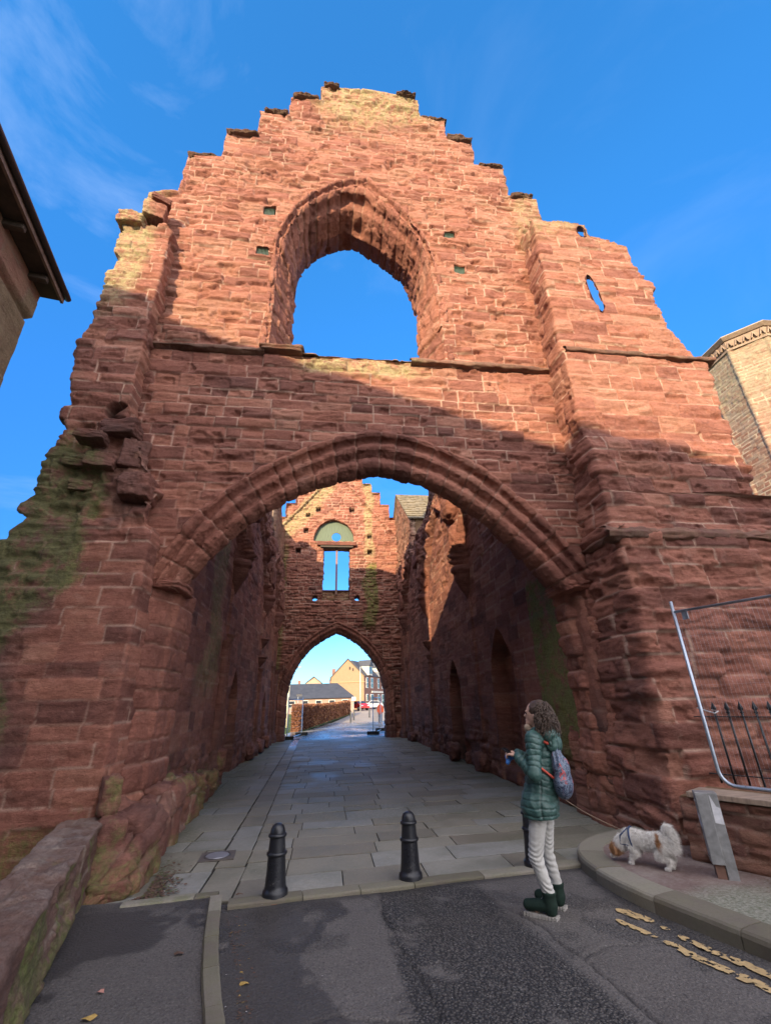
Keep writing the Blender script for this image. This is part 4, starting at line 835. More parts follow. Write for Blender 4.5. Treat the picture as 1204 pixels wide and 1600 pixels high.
def kerb(name, pts, wdt, z0, z1, seed, ln=(.5, .9), mat=KERB, side=1, moss=.2, bev=.02, label=None):
    "kerb stones following a curve; stones separated by open joints"
    C0, s, L = resample(pts, 200); r = random.Random(seed); V = []; F = []; at = {'tint': [], 'moss': []}; a = 0
    d = np.gradient(C0, axis=0); d /= np.linalg.norm(d, axis=1, keepdims=True); nrm = np.stack([-d[:, 1], d[:, 0]], -1)*side
    prf = [(0, z0), (0, z1-bev*1.2), (bev*.35, z1-bev*.4), (bev, z1), (wdt*.5, z1+.002), (wdt-.01, z1), (wdt, z1-.02), (wdt, z0)]
    while a < L-.02:
        b = min(a+r.uniform(*ln), L); ti = r.random(); ss = np.linspace(a+.004, b-.004, 8); base = len(V); dz = r.uniform(-.004, .004)
        for q in ss:
            c = [np.interp(q, s, C0[:, 0]), np.interp(q, s, C0[:, 1])]; nn = [np.interp(q, s, nrm[:, 0]), np.interp(q, s, nrm[:, 1])]
            for (o_, z) in prf: V.append((c[0]+nn[0]*o_, c[1]+nn[1]*o_, z+dz)); at['tint'].append(ti); at['moss'].append(moss)
        k = len(prf)
        for i in range(7):
            for j in range(k-1):
                q4 = (base+i*k+j, base+(i+1)*k+j, base+(i+1)*k+j+1, base+i*k+j+1); F.append(q4 if side > 0 else q4[::-1])
        for i0 in (base, base+7*k):
            F.append((i0, i0+1, i0+2, i0+3)); F.append((i0, i0+3, i0+4, i0+7)); F.append((i0+4, i0+5, i0+6, i0+7))
        a = b
    V = np.array(V); V += .003*np.stack([vnoise(V[:, 0]*14, V[:, 1]*14, V[:, 2]*14, seed+i) for i in range(3)], -1)
    return tag(mesh_np(name, V, F, mat, None, at, False), kind='structure')
kerb('kerb', [(3.95, 6.35), (3.35, 6.12), (2.93, 5.85), (2.70, 5.45), (2.63, 4.95), (2.69, 4.45), (2.82, 4.0), (2.97, 3.5), (3.2, 2.7), (3.6, 1.4)], .28, -.03, .12, 5, (.55, .8), side=1, moss=.25, bev=.03)
kerb('kerb', [(-.15, 1.9), (-.31, 2.7), (-.49, 3.37), (-.65, 3.98), (-.77, 4.55), (-.87, 5.13), (-.89, 5.24)], .11, -.03, .085, 6, (.32, .5), side=1, moss=.35, bev=.012)
kerb('kerb_edging', [(-.82, 5.12), (2.80, 5.44)], .17, -.03, .035, 7, (.5, 1.0), side=1, moss=.35, bev=.012)
kerb('kerb_edging', [(-1.75, 5.2), (-.93, 5.27)], .12, -.03, .07, 8, (.5, 1.0), side=1, moss=.6, bev=.012)
# raised pavement on the right
pin = [(3.95, 6.15), (3.45, 5.93), (3.13, 5.68), (2.97, 5.38), (2.905, 4.95), (2.965, 4.48), (3.09, 4.08), (3.24, 3.55), (3.47, 2.75), (3.85, 1.5)]
ci_, _, _ = resample(pin, 160); tt = np.linspace(0, 1, 60); X = ci_[:, 0][:, None]*(1-tt)+(5.6)*tt; Y = ci_[:, 1][:, None]+0*X; nn = fbm(X*3, Y*3, 0, 651, 4)
Zp = .112+.010*nn
t = NT('worn_pavement', .85, .4); n1 = t.noise(2.6, 6, .72); n2 = t.noise(38, 6, .8); c = t.ramp(n1, [(.32, (.085, .055, .047)), (.5, (.155, .105, .092)), (.68, (.22, .18, .155))]); c = t.mix(t.attr('moss'), c, t.mix(t.rng(n2, .35, .65), (.075, .085, .045), (.30, .29, .24))); c = t.mix(t.rng(n2, .5, .8, 0, .5), c, (.38, .32, .30)); PAV = t.out(c, t.bump(n2, .5, .008))
tag(att_mesh('pavement', np.stack([X, Y, Zp], -1), grid_faces(160, 60, flip=False), PAV, {'moss': sstep(4.45, 4.1, Y+.25*nn)}), kind='structure')
# yellow road marks, worn
YEL = simple('yellow_paint', (.44, .31, .15), .75, .3, 0, .3, 18)
def mark(pts, w, seed):
    C0, s, L = resample(pts, int(max(30, 160*np.linalg.norm(np.array(pts[0])-np.array(pts[-1])))))
    d = np.gradient(C0, axis=0); d /= np.linalg.norm(d, axis=1, keepdims=True); nr = np.stack([-d[:, 1], d[:, 0]], -1); n = len(C0); wt = np.linspace(-1, 1, 18)
    S, Wt = np.meshgrid(s, wt, indexing='ij'); ww = w*.5*(1+.25*vnoise(S*9, np.sign(Wt), 0, seed)+.2*vnoise(S*30, np.sign(Wt), 0, seed+1)); ends = np.sqrt(np.clip(np.minimum(S, L-S)/(w*.7), 0, 1)); ww = ww*ends
    X = C0[:, 0][:, None]+nr[:, 0][:, None]*Wt*ww; Y = C0[:, 1][:, None]+nr[:, 1][:, None]*Wt*ww
    hole = fbm(X*34, Y*34, 0, seed, 4); keep = (hole < .24+.25*fbm(X*3, Y*3, 0, seed+5, 2))[:-1, :-1]
    Z = .012*fbm(X*1.5, Y*1.5, 0, 609, 3)+.009
    o = att_mesh('yellow_line', np.stack([X, Y, Z], -1), grid_faces(n, 18, keep), YEL, {}); return tag(o, kind='structure')
mark([(2.45, 4.44), (2.53, 4.30), (2.60, 4.17)], .11, 1); mark([(2.34, 4.27), (2.41, 4.08), (2.47, 3.95)], .06, 2); mark([(2.60, 4.10), (2.63, 4.03)], .05, 8)
mark([(2.63, 3.95), (2.81, 3.38), (3.1, 2.5), (3.4, 1.5)], .075, 3); mark([(2.47, 3.9), (2.68, 3.25), (2.97, 2.35), (3.2, 1.5)], .08, 4)
# occasional leaves and litter
def leaf(x, y, z, s, rot, col, name='fallen_leaf', label=None):
    m = MB(); pts = []
    for k in range(9):
        a = 2*PI*k/9; rr = s*(1 if k % 2 else .72)*(1.5 if k == 0 else 1); pts.append((x+rr*math.cos(a+rot), y+rr*.6*math.sin(a+rot), z+.004+.006*math.sin(a*2+rot)))
    c = m.bm.verts.new((x, y, z+.012)); vs = [m.bm.verts.new(p) for p in pts]
    for k in range(9): m.bm.faces.new((c, vs[k], vs[(k+1) % 9]))
    return m.build(name, col)
LF1 = simple('leaf_yellow', (.34, .22, .06), .8); LF2 = simple('leaf_brown', (.10, .055, .035), .8); LF3 = simple('leaf_pink', (.36, .17, .13), .8)
tag(leaf(-1.28, 3.60, .06, .045, .3, LF1), 'pale yellow fallen leaf lying on the asphalt footway by the parapet', 'leaf', 'fallen leaves on the footway')
tag(leaf(-1.33, 3.86, .06, .03, 1, LF3), 'pinkish fallen leaf on the footway just beyond the yellow leaf', 'leaf', 'fallen leaves on the footway')
tag(leaf(-.98, 4.25, .06, .04, 2, LF2), 'dark brown fallen leaf in the middle of the asphalt footway', 'leaf', 'fallen leaves on the footway')
tag(leaf(-.75, 5.35, .035, .04, 2, LF2), 'crumpled brown leaf on the flagstones beside the kerb corner', 'leaf', 'fallen leaves on the footway')
tag(leaf(-.47, 3.9, .01, .035, 2.4, LF1), 'small yellow leaf in the gutter right of the curved kerb', 'leaf', 'fallen leaves on the footway')
# leaf litter and grit as stuff
def litter(name, n, fx, smin, smax, mat, seed):
    r = random.Random(seed); V = []; F = []
    for i in range(n):
        x, y, z = fx(r); s = r.uniform(smin, smax); a = r.uniform(0, 2*PI); tl = r.uniform(-.4, .4); b = len(V)
        for k in range(4):
            an = a+k*PI/2; V.append((x+s*math.cos(an), y+s*.6*math.sin(an), z+.004+s*.5*tl*math.cos(an)+r.uniform(0, s*.4)))
        F.append((b, b+1, b+2, b+3))
    return tag(mesh_np(name, V, F, mat, None, None, False), kind='stuff')
def f1(r): 
    y = abs(r.gauss(0, 1))*.5+5.35; return (np.interp(y, [5.35, 5.6, 7, 9], [-1.9, -1.68, -1.85, -2.08])+abs(r.gauss(0, .13)), y, .004 if y > 5.3 else .06)
litter('leaf_litter', 650, f1, .008, .024, LF2, 1)
litter('moss_litter', 260, f1, .008, .02, simple('moss_bits', (.07, .09, .02), .9), 2)
def f2(r): 
    t_ = r.random(); return (np.interp(t_, [0, .5, 1], [-.80, -.55, -.38])+abs(r.gauss(0, .06)), 5.0-1.9*t_, .0)
litter('leaf_litter', 150, f2, .005, .014, LF2, 3); litter('leaf_litter', 35, f2, .005, .013, LF1, 4)
def f3(r): return (r.uniform(-1.9, 2.6), r.uniform(2.8, 8), .012)
litter('grit', 150, f3, .003, .007, simple('grit_white', (.5, .48, .45), .8), 5)
def f4(r): 
    y = r.uniform(4.2, 6.3); return (np.interp(y, [4.2, 5.3, 6.3], [4.0, 3.78, 3.95])-abs(r.gauss(0, .1)), y, .115)
litter('leaf_litter', 200, f4, .005, .016, LF2, 6)
# manhole cover
mh = empty('manhole_cover', (-1.24, 6.73, 0), .09, 'round grey metal inspection cover in a square frame among mossy flagstones', 'manhole cover')
m = MB(); m.box((0, 0, .006), (.40, .36, .012), bev=.003); m.build('frame', simple('frame_iron', (.09, .075, .065), .6), mh)
m = MB(); m.lathe([(.135, .012), (.13, .018), (.001, .019)], seg=40); m.build('cover', simple('cover_steel', (.33, .33, .36), .45, .5, .6, .2, 30), mh)
m = MB(); m.lathe([(.16, .010), (.158, .016), (.14, .016), (.137, .010)], seg=40); m.build('rim', simple('rim_iron', (.05, .045, .045), .5), mh)
# ================================================================== BOLLARDS
t = NT('bollard_paint', .3, .5); nb_ = t.noise(14, 8, .8); nr_ = t.noise(5, 6, .7); c = t.mix(t.rng(nb_, .60, .66, 0, .85), (.012, .013, .017), (.11, .10, .095)); c = t.mix(t.rng(t.noise(22, 7, .8), .66, .72, 0, .8), c, (.10, .045, .022)); BLK = t.out(c, t.bump(nb_, .5, .006), t.rng(nr_, .3, .7, .2, .5))
bprof = [(.001, .597), (.03, .593), (.052, .578), (.066, .552), (.071, .525), (.072, .512), (.083, .508), (.087, .498), (.083, .488), (.073, .485), (.0735, .46), (.080, .375), (.081, .372), (.094, .366), (.098, .354), (.094, .342), (.082, .337), (.083, .33), (.090, .2), (.097, .11), (.101, .085), (.112, .078), (.118, .06), (.119, .0), (.001, .0)]
def bollard(x, y, label, rot=(0, 0, 0)):
    o = empty('bollard', (x, y, .0), 0, label, 'bollard', 'black bollards across the passage mouth'); o.rotation_euler = rot
    m = MB(); m.lathe([(a, b) for a, b in bprof[::-1] if not (.335 < b < .375 or .484 < b < .511)], seg=40); m.build('post', BLK, o, True, 50)
    for z0, rr in ((.354, .081), (.498, .072)):
        m = MB(); m.lathe([(rr-.004, z0-.018), (rr+.011, z0-.013), (rr+.016, z0), (rr+.011, z0+.013), (rr-.004, z0+.018)], seg=40); m.build('ring', BLK, o, True)
    m = MB(); m.lathe([(.13, -.01), (.128, .004), (.10, .006)], seg=36); m.build('base_rust', simple('rusty_ground', (.16, .075, .04), .9), o)
    return o
bollard(-.42, 5.28, 'black cast iron bollard with scuffed side standing on the left of the passage mouth', (.01, -.012, 0))
bollard(.89, 5.44, 'clean black cast iron bollard standing alone in the middle of the passage mouth')
bollard(2.24, 5.52, 'black bollard partly hidden behind the legs of the person in green')
# ================================================================== LEFT PARAPET
def S_par(x, y, z):
    n = fbm(x*3, y*3, z*3, 701, 4); side = sstep(.60, .54, z)
    return sstep(-.15, .2, n+.1)*side*.6, (1-side)*(.45+.6*n), .25*sstep(0, .4, n)
wp = empty('parapet_wall', (-1.9, 4.4, 0), 0, 'low mossy stone parapet wall running up to the left pier', 'wall')
wpi = Matrix.Translation((-1.9, 4.4, 0)).inverted()
d = np.array([.272, -.962]); nrm = np.array([-.962, -.272]); p0 = np.array([-2.33, 6.08])   # top inner edge line
L = 5.4; ss = np.arange(0, L, .022); pr = [(0.0, -.05), (.0, .3), (.0, .565), (.008, .592), (.03, .60), (.2, .603), (.40, .60), (.425, .585), (.43, .5), (.43, 0)]
pr = np.array(pr); pl = np.concatenate([[0], np.cumsum(np.hypot(np.diff(pr[:, 0]), np.diff(pr[:, 1])))]); tt = np.linspace(0, pl[-1], 70); o_ = np.interp(tt, pl, pr[:, 0]); zz = np.interp(tt, pl, pr[:, 1])
S_, O_ = np.meshgrid(ss, o_, indexing='ij'); Z_ = np.broadcast_to(zz, S_.shape); lean = (0.6-Z_)*.02*-1
X = p0[0]+d[0]*S_+nrm[0]*(O_+lean); Y = p0[1]+d[1]*S_+nrm[1]*(O_+lean)
mp_ = Mas(91, -.3, 2.6, -1, 6, (.2, .45), (.6, 1.3)); mp_.zb = np.array([-.4, .12, .36, .9, 1.6, 2.4])
PARM = stone_mat('parapet_stone', [(0, (.15, .085, .065)), (.4, (.22, .13, .10)), (.7, (.27, .18, .14)), (1, (.31, .22, .17))], (.30, .23, .18), lich_c=(.42, .36, .32), moss_c=(.10, .11, .035))
P = np.stack([X, Y, Z_], -1)
ob = sheet('wall_body', P, S_, np.broadcast_to(tt, S_.shape)*1.0, mp_, PARM, None, S_par, True, dict(mortar=.006, bulge=.02, prot=.006, rough=.03, warp=.02, strata=.006, pit=.03), None, lambda u, v: dict(h=-.05*sstep(.05, .4, fbm(u*3, v*3, 0, 702, 4))*sstep(.6, .5, v)+.0*u-.015, hs=.6+0*u)); ob.parent = wp; ob.matrix_parent_inverse = wpi
# ================================================================== LEFT HOUSE (corner with overhanging eave)
hd = Vector((-.1766, .9843, 0)); hn = Vector((.9843, .1766, 0)); hc = Vector((-4.0, 4.84, 0))
LH = empty('corner_house', (-4.0, 4.84, 0), 0, 'buff ashlar house corner with dark overhanging eave and gutter at the left edge', 'house'); LHi = Matrix.Translation((-4, 4.84, 0)).inverted()
def ownL(o): o.parent = LH; o.matrix_parent_inverse = LHi; return o
ss = np.arange(0, 6.2, .04); zs = np.arange(0, 6.82, .03); S_, Z_ = np.meshgrid(ss, zs, indexing='ij'); X = hc.x-hd.x*S_; Y = hc.y-hd.y*S_
off = .05*sstep(6.40, 6.42, Z_)-.06*np.exp(-((Z_-6.36)/.012)**2)
P = np.stack([X+hn.x*off, Y+hn.y*off, Z_], -1)
mh_ = Mas(95, -.3, 7.2, -1, 8, (.3, .34), (.5, .9))
def S_h(x, y, z): n = fbm(x*2, y*2, z*2, 711, 3); return .25*sstep(.1, .4, n), .2+0*x, .0*x
ownL(sheet('street_wall', P, S_, Z_, mh_, stone_mat('house_ashlar', [(0, (.25, .17, .11)), (.4, (.31, .23, .15)), (.65, (.36, .27, .18)), (.8, (.42, .22, .16)), (1, (.45, .23, .17))], (.30, .24, .18)), None, S_h, True, dict(mortar=.005, bulge=.006, prot=.003, rough=.003, strata=.002, warp=.004, ter=0), None, lambda u, v: dict(h=0*u, tint=.55*sstep(6.0, 6.4, v+.1*fbm(u*3, v*3, 0, 5, 3))-.15)))
zax = Vector((0, 0, 1)); RH = Matrix((hn, hd, zax)).transposed()
m = MB(); mid = hc-hd*3.1; m.box(mid+hn*-3.0+Vector((0, 0, 3.4)), (5.9, 6.2, 6.8), RH); ownL(m.build('house_body', simple('harl', (.32, .24, .18), .9)))
TIM = simple('eave_timber', (.07, .05, .038), .75, .3, 0, .4, 6, .4, 30, .008, (1, 1, 6)); TIMP = simple('weathered_paint', (.20, .13, .10), .7, .3, 0, .4, 12)
m = MB(); m.box(mid+hd*.03+hn*.14+Vector((0, 0, 6.84)), (.30, 6.2, .03), RH); ownL(m.build('soffit', TIM))
m = MB(); m.box(mid+hd*.03+hn*.29+Vector((0, 0, 6.86)), (.035, 6.24, .12), RH, bev=.006); ownL(m.build('fascia', TIMP))
m = MB(); gp = [mid+hd*(3.16)+hn*.34+Vector((0, 0, 6.90)), mid-hd*(3.1)+hn*.34+Vector((0, 0, 6.90))]; m.tube(gp, .04, 14); ownL(m.build('gutter', simple('gutter_paint', (.03, .028, .028), .5), None, True))
for k in range(9): m = MB(); m.box(hc-hd*(.35+.7*k)+hn*.13+Vector((0, 0, 6.78)), (.26, .08, .09), RH, bev=.02); ownL(m.build('eave_bracket', TIM))
a = hc+hd*.04+hn*.33+Vector((0, 0, 6.95)); b = hc-hd*6.2+hn*.33+Vector((0, 0, 6.95)); ownL(slate_roof('roof', a, b, (-hn*3.3+zax*3.1), simple('slate', (.07, .072, .08), .6), 14, .3, .012, 9))
m = MB(); m.prism([hc+hd*.0-hn*6.2+zax*6.8, hc+hn*.3+zax*6.85, hc-hn*2.8+zax*9.9], -hd*6.1); ownL(m.build('gable_block', simple('harl2', (.30, .22, .17), .9)))
# ================================================================== HOUSE BEHIND THE CAMERA (throws the shade over the lower front)
R1 = Vector((-10.4, -6.4, 0)); R2 = Vector((-3.4, -16.3, 0)); rd_ = (R2-R1).normalized(); rn = Vector((-rd_.y, rd_.x, 0)); A0 = R1-rd_*5.2; LL = 26.0
OH = empty('opposite_house', A0, 0, 'tall stone house across the street behind the camera', 'house'); OHi = Matrix.Translation(A0).inverted()
def ownO(o): o.parent = OH; o.matrix_parent_inverse = OHi; return o
RO = Matrix((rd_, rn, zax)).transposed(); RZ = 13.72
m = MB(); m.box(A0+rd_*LL/2+zax*4.6, (LL, 8.0, 9.2), RO); ownO(m.build('wall', simple('opp_wall', (.30, .22, .16), .9, .3, 0, .3, 2)))
m = MB(); m.prism([A0-rn*4.4+zax*9.2, A0+rn*4.4+zax*9.2, A0+zax*RZ], rd_*LL); ownO(m.build('roof', simple('opp_slate', (.06, .062, .07), .7)))
GLS = simple('window_glass', (.03, .035, .04), .08, .6); WHT = simple('white_paint', (.75, .73, .68), .5)
for sgn in (1, -1):
    for fl in range(3):
        for k in range(9):
            c = A0+rd_*(1.8+2.75*k)+rn*sgn*4.02+zax*(1.7+2.9*fl); m = MB(); m.box(c, (1.05, .08, 1.6), RO); w_ = ownO(m.build('window', WHT)); m = MB(); m.box(c+rn*sgn*.03, (.9, .06, 1.44), RO); g_ = m.build('pane', GLS); g_.parent = w_
# ================================================================== OCTAGONAL TOWER
TW = empty('octagonal_tower', (23.8, 17.2, 0), 0, 'pale octagonal stone tower with carved cornice rising behind the right buttress', 'tower'); TWi = Matrix.Translation((23.8, 17.2, 0)).inverted()
def ownT(o): o.parent = TW; o.matrix_parent_inverse = TWi; return o
r_ = 2.2; corners = [(23.8+r_*math.cos(rad(20+45*k)), 17.2+r_*math.sin(rad(20+45*k))) for k in range(9)]
pts = []; U_ = []; u = 0
for k in range(8):
    a = np.array(corners[k]); b = np.array(corners[k+1]); n = 30; L = np.linalg.norm(b-a)
    for i in range(n): t_ = i/n; pts.append(a*(1-t_)+b*t_); U_.append(u+L*t_)
    u += L
pts.append(np.array(corners[8])); U_.append(u); pts = np.array(pts); U_ = np.array(U_); zs = np.arange(0, 19.3, .05)
X = pts[:, 0][:, None]+0*zs; Y = pts[:, 1][:, None]+0*zs; Z = zs[None]+0*X; P = np.stack([X, Y, Z], -1)
flut = np.interp(np.minimum(np.mod(U_, u/8), u/8-np.mod(U_, u/8)), [0, .10, .13, .3], [.05, .05, 0, 0])[:, None]
def S_tw(x, y, z): n = fbm(x*.8, y*.8, z*.5, 801, 3); return 0*x, sstep(13.5, 17.5, z+n*3)*.75, .1*sstep(.2, .5, n)
TWM = stone_mat('tower_stone', [(0, (.27, .125, .085)), (.35, (.34, .175, .12)), (.65, (.38, .24, .17)), (1, (.40, .30, .22))], (.55, .44, .32), lich_c=(.42, .38, .24))
MT = Mas(801, -.3, 20, -1, 16, (.16, .24), (.3, .6))
ownT(sheet('shaft', P, U_[:, None]+0*Z, Z, MT, TWM, None, S_tw, False, dict(mortar=.014, bulge=.02, prot=.012, rough=.01, strata=.006, warp=.02, ter=.008), None, lambda u_, v: dict(h=flut+0*v, tint=.35*sstep(9, 14, v)-.1)))
def octring(name, r0, r1, z0, z1, mat):
    m = MB(); lo = [(23.8+r0*math.cos(rad(20+45*k)), 17.2+r0*math.sin(rad(20+45*k)), z0) for k in range(8)]; hi = [(23.8+r1*math.cos(rad(20+45*k)), 17.2+r1*math.sin(rad(20+45*k)), z1) for k in range(8)]
    a = [m.bm.verts.new(p) for p in lo]; b = [m.bm.verts.new(p) for p in hi]
    for k in range(8): m.bm.faces.new((a[k], a[(k+1) % 8], b[(k+1) % 8], b[k]))
    m.bm.faces.new(b); m.bm.faces.new(a[::-1]); return ownT(m.build(name, mat))
BUF = simple('buff_cornice', (.27, .19, .135), .9, .3, 0, .3, 5, .5, 20, .02)
octring('frieze', 2.24, 2.24, 19.15, 19.75, BUF); octring('cornice', 2.32, 2.5, 19.72, 19.9, BUF); octring('parapet_cap', 2.5, 2.42, 19.9, 20.0, simple('capstone', (.30, .25, .17), .9)); octring('string_band', 2.30, 2.30, 19.02, 19.14, BUF)
for k in range(8):
    a = Vector((*corners[k], 0)); b = Vector((*corners[k+1], 0))
    for i in range(5):
        c = a.lerp(b, (i+.5)/5); nrm = (c-Vector((23.8, 17.2, 0))).normalized(); R = Matrix((Vector((-nrm.y, nrm.x, 0)), nrm, zax)).transposed()
        m = MB(); m.prism([c+nrm*.03+R@Vector((-.14, 0, 19.2)), c+nrm*.03+R@Vector((0, 0, 19.62)), c+nrm*.03+R@Vector((.14, 0, 19.2)), c+nrm*.03+R@Vector((.08, 0, 19.2)), c+nrm*.03+R@Vector((0, 0, 19.46)), c+nrm*.03+R@Vector((-.08, 0, 19.2))], nrm*.16); ownT(m.build('corbel_arch', BUF))
# ================================================================== DWARF WALL, RAILING, SITE FENCE, POST
dv = Vector((.5, -.866, 0)); dn = Vector((.866, .5, 0)); w0 = Vector((3.74, 5.02, 0))-dv*.04
DW = empty('boundary_wall', w0, 0, 'low coursed stone boundary wall with plank coping beside the right pier', 'wall'); DWi = Matrix.Translation(w0).inverted()
def ownD(o): o.parent = DW; o.matrix_parent_inverse = DWi; return o
ss = np.arange(0, 3.6, .022); zs = np.arange(.06, .66, .022); S_, Z_ = np.meshgrid(ss, zs, indexing='ij'); P = np.stack([w0.x+dv.x*S_+0*Z_, w0.y+dv.y*S_, Z_], -1)
MD = Mas(97, .0, 1, -1, 5, (.07, .15), (.2, .6))
ownD(sheet('wall_face', P, S_, Z_, MD, RED, None, lambda x, y, z: (.25*sstep(.35, .1, z), 0*x+.1, .35+0*x), False, dict(mortar=.008, bulge=.02, prot=.018, rough=.015, strata=.006, warp=.02)))
RD_ = Matrix((dv, dn, zax)).transposed()
m = MB(); m.box(w0+dv*1.8+dn*.42+zax*.34, (3.6, .74, .64), RD_); ownD(m.build('wall_core', TAN))
m = MB(); m.box(w0+dv*1.85+dn*.14+zax*.692, (3.5, .36, .05), RD_, bev=.008); ownD(m.build('coping', simple('weathered_plank', (.27, .20, .15), .85, .3, 0, .35, 5, .4, 30, .006, (1, 8, 1))))
# iron railing
RL = empty('iron_railing', (4.52, 5.35, .7), 0, 'black iron railing with spear finials on top of the boundary wall', 'railing'); RLi = Matrix.Translation((4.52, 5.35, .7)).inverted()
IRN = simple('railing_iron', (.014, .015, .018), .45, .5, 0, .4, 20)
def ownR(o): o.parent = RL; o.matrix_parent_inverse = RLi; return o
for k in range(15):
    p = Vector((4.52, 5.35, 0))+dv*.135*k; m = MB(); m.tube([p+zax*.70, p+zax*1.42], .0115, 8); ownR(m.build('upright', IRN, None, True))
    m = MB(); m.lathe([(.008, 0), (.018, .012), (.010, .022), (.024, .035), (.010, .05), (.012, .055), (.030, .075), (.024, .095), (.010, .13), (.001, .155)], (p.x, p.y, 1.40), 8)
    for v in m.bm.verts:
        q = v.co-p; q.z = 0; a_ = q.dot(dn); v.co -= dn*a_*.55
    ownR(m.build('finial', IRN, None, True))
m = MB(); m.box(Vector((4.52, 5.35, 1.39))+dv*.95, (2.1, .028, .010), RD_); ownR(m.build('rail', IRN)); m = MB(); m.box(Vector((4.52, 5.35, .79))+dv*.95, (2.1, .028, .010), RD_); ownR(m.build('rail', IRN))
# mesh site fence
GALV = simple('galvanised_steel', (.36, .41, .47), .38, .6, .75, .2, 30, .15, 60, .001)
def site_fence(name, base, d, L, h, label, group, feet=False, both=True, vs=.032, cut_r=None, wr=.0014, rr=.019):
    d = Vector(d).normalized(); base = Vector(base); F = empty(name, base, 0, label, 'fence panel', group); inv = Matrix.Translation(base).inverted()
    def ow(o): o.parent = F; o.matrix_parent_inverse = inv; return o
    top = h-.13; rc = .14
    pts = [base+zax*h, base+zax*rc]+[base+d*(rc-rc*math.cos(a))+zax*(rc-rc*math.sin(a)) for a in np.linspace(.2, PI/2, 7)]+[base+d*(L-rc)]+[base+d*(L-rc+rc*math.sin(a))+zax*(rc-rc*math.cos(a)) for a in np.linspace(.2, PI/2, 7)]+[base+d*L+zax*h]
    m = MB(); m.tube(pts, rr, 12); ow(m.build('frame', GALV, None, True))
    m = MB(); m.tube([base+d*.0+zax*top, base+d*L+zax*top], rr*.85, 12); ow(m.build('top_rail', GALV, None, True))
    m = MB(); n = int(L/vs)
    for k in range(1, n): m.tube([base+d*(k*vs)+zax*.012, base+d*(k*vs)+zax*top], wr, 4, False)
    for z in np.arange(.18, top, .27): m.tube([base+zax*z, base+d*L+zax*z], wr*1.1, 4, False)
    ow(m.build('wire_mesh', GALV))
    if feet:
        for q in (0, L):
            m = MB(); m.box(base+d*q+zax*.0, (.62, .22, .13), Matrix.Rotation(math.atan2(d.y, d.x)+PI/2, 3, 'Z'), bev=.03); ow(m.build('foot', simple('rubber_foot', (.02, .02, .02), .8)))
    return F, ow
F1, ow1 = site_fence('site_fence', (4.22, 5.0, .745), (.42, -.907, 0), 3.3, 1.96, 'grey steel mesh fence panel standing on the boundary wall right of the pier', None, wr=.00055, vs=.04)
m = MB(); m.box((4.27, 4.89, 3.36-.84), (.004, .09, .10), None); gp = m.build('corner_plate', GALV); ow1(gp)
m = MB(); q = Vector((4.22, 5.0, 1.47)); m.tube([q+Vector((-.03, .02, .03)), q+Vector((.03, -.03, 0)), q+Vector((.09, -.08, -.03)), q+Vector((.16, -.06, -.01)), q+Vector((.22, .1, 0))], .006, 6); ow1(m.build('wire_tie', simple('tie_wire', (.5, .5, .5), .4, .5, .6)))
# short galvanised post with paper scraps
PS = empty('steel_post', (3.64, 4.56, .1), rad(-32), 'short leaning galvanised post with torn white stickers on the right pavement', 'post')
PM = simple('dull_galvanised', (.30, .30, .30), .5, .5, .55, .25, 14, .25, 50, .002)
m = MB(); m.box((.045, 0, .335), (.085, .13, .69), bev=.004); m.build('post_box', PM, PS)
m = MB(); m.box((-.045, -.005, .40), (.10, .15, .56), bev=.005); m.build('cover_plate', PM, PS)
m = MB(); m.box((-.04, .0, .06), (.075, .11, .14)); m.build('stub', simple('rust_stub', (.16, .085, .06), .8), PS)
for z in (.60, .17): m = MB(); q = bmesh.ops.create_cone(m.bm, segments=16, radius1=.014, radius2=.011, depth=.01, matrix=Matrix.Translation((-.098, 0, z)) @ Matrix.Rotation(PI/2, 4, 'Y'), cap_ends=True); m.build('bolt', simple('bolt_steel', (.55, .55, .55), .3, .5, .8), PS)
PAP = simple('torn_paper', (.58, .58, .60), .8, .3, 0, .15, 25)
m = MB(); m.poly([(-.0965, -.078, .50), (-.0965, -.07, .38), (-.0965, .05, .40), (-.0965, .075, .47), (-.0965, .03, .51)]); m.build('sticker', PAP, PS); m = MB(); m.poly([(.015, -.0665, .44), (.083, -.0665, .43), (.084, -.0665, .56), (.055, -.0665, .57), (.045, -.0665, .60), (.02, -.0665, .665)]); m.build('sticker', PAP, PS)
m = MB(); m.poly([(-.0985, -.078, .49), (-.0985, -.03, .47), (-.0985, -.04, .42)]); m.build('sticker', PAP, PS)
# ================================================================== figures grown from joined, remeshed limbs
def remesh(build_fn, voxel, smooth_it=6):
    m = MB(); build_fn(m); me = bpy.data.meshes.new('tmp'); m.bm.to_mesh(me); m.bm.free(); o = bpy.data.objects.new('tmp', me); C.objects.link(o)
    md = o.modifiers.new('r', 'REMESH'); md.mode = 'VOXEL'; md.voxel_size = voxel; md.adaptivity = 0
    sm = o.modifiers.new('s', 'SMOOTH'); sm.iterations = smooth_it; sm.factor = .5
    dg = bpy.context.evaluated_depsgraph_get(); dg.update(); e = o.evaluated_get(dg).to_mesh()
    V = np.empty(len(e.vertices)*3, np.float32); e.vertices.foreach_get('co', V); V = V.reshape(-1, 3).astype(float)
    Nn = np.empty(len(e.vertices)*3, np.float32); e.vertices.foreach_get('normal', Nn); Nn = Nn.reshape(-1, 3).astype(float)
    F = []
    for p in e.polygons:
        v = list(p.vertices); F.append(v if len(v) == 4 else v+[v[-1]])
    o.evaluated_get(dg).to_mesh_clear(); bpy.data.objects.remove(o); bpy.data.meshes.remove(me)
    return V, Nn, [tuple(dict.fromkeys(f)) for f in F]
